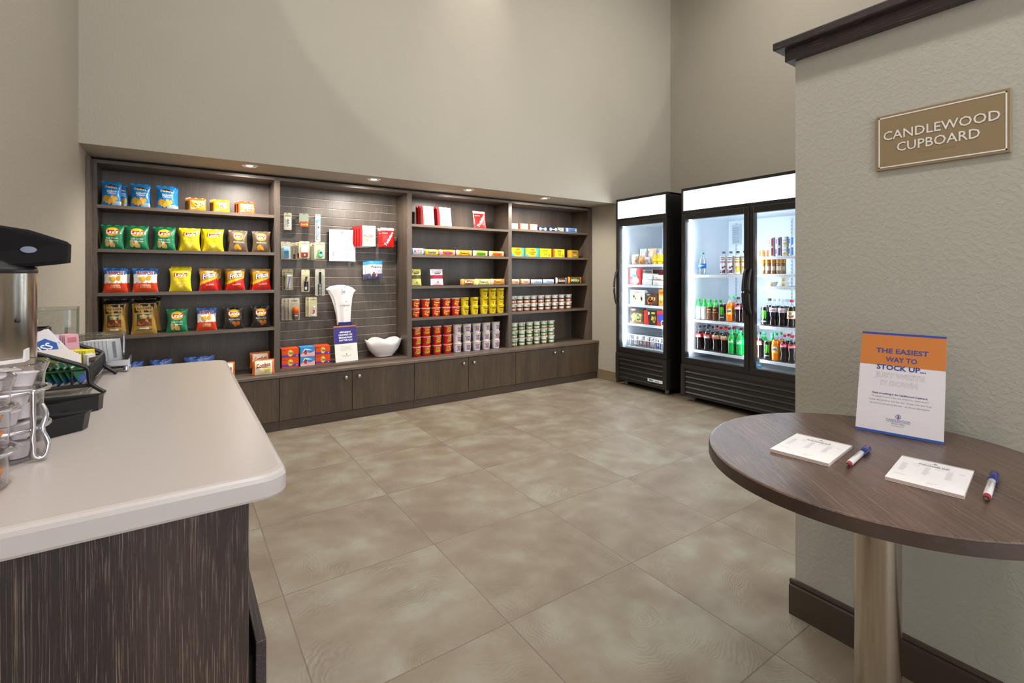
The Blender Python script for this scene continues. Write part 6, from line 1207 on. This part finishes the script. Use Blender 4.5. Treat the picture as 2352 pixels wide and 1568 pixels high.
row(packet(.040, .064, .003, '#c4cbe6', [rec(-.014, .03, .014, .055, '#4a5ca8', 1)]), 'sweetener_packet', 'sweetener packet', 'blue sweetener packets', [f'blue and white sweetener packet behind the cocoa, {o_} from the right' for o_ in O8[:5]], (-.268, 1.778, CZ+.068), (-.005, .0045, .0), (-.2, 0, .5), .0)
row(packet(.016, .060, .004, '#ead9de'), 'sugar_stick', 'sugar packet', 'pale sugar sticks', [f'pale sugar packet upright in the raised wire basket, {o_}' for o_ in ('front', 'middle', 'back')], (-.312, 1.83, CZ+.112), (-.03, .012, 0), (0, .05, .4), .0)
# glass napkin holder on a chrome tray, and the tall glass block behind it
GL = glass('thick_glass', (.96, .97, .965, 1), 1.1, .02)
t = thing('glass_packet_holder', 'clear glass holder on a footed chrome tray at the worktop end', 'holder', (0, 0, CZ)); hx0, hx1, hy0, hy1 = -.229, -.128, 1.905, 1.968
g = Geo()
for a_, b_ in (((hx0, hy0, .030), (hx1, hy0+.006, .112)), ((hx0, hy1-.006, .030), (hx1, hy1, .112)), ((hx0, hy0, .030), (hx0+.006, hy1, .112)), ((hx1-.006, hy0, .030), (hx1, hy1, .112))): g.rbox(a_, b_, GL, .002, 1)
g.tube([(hx0, hy0, .112), (hx1, hy0, .112), (hx1, hy1, .112), (hx0, hy1, .112)], .004, GL, 8, closed=True); g.build('glass_box', t)
g = Geo(); g.rbox((hx0-.006, hy0-.006, .018), (hx1+.012, hy1+.006, .028), CHROME, .003, 2); g.box((hx0-.006, hy0-.008, .022), (hx1+.012, hy0-.005, .036), CHROME); g.box((hx1+.010, hy0-.006, .022), (hx1+.013, hy1+.006, .040), CHROME); g.build('chrome_tray', t)
for fx in (hx0+.004, hx1+.004):
    for fy_ in (hy0, hy1): g = Geo(); g.lathe([(.001, 0), (.007, .003), (.008, .008), (.005, .014), (.004, .019)], CHROME, 14, c=(fx, fy_)); g.build('ball_foot', t)
row(packet(.034, .066, .0025, '#e2dfe4', [rec(-.004, .01, .004, .06, '#8a8a94', 1)]), 'sugar_packet', 'sugar packet', 'white sugar packets', [f'white sugar packet in the glass holder, {o_} from the right' for o_ in O8], (-.150, 1.933, CZ+.030), (-.0085, .0, .0), (0, -.10, .35), .0)
t = thing('tall_glass_holder', 'tall clear glass holder standing behind the rack by the wall', 'holder', (-.350, 1.937, CZ)); g = Geo()
for a_, b_ in (((-.10, -.028, .02), (.115, -.023, .19)), ((-.10, .023, .02), (.115, .028, .19)), ((.090, -.028, .02), (.115, .028, .19)), ((-.10, -.028, .02), (-.095, .028, .19))): g.rbox(a_, b_, GL, .002, 1)
g.tube([(-.10, -.028, .192), (.115, -.028, .192), (.115, .028, .192), (-.10, .028, .192)], .004, GL, 8, closed=True); g.build('glass_box', t); g = Geo(); g.rbox((-.104, -.031, 0), (.104, .031, .02), M('#b89a5c', 'metal'), .003, 1); g.build('brass_base', t)
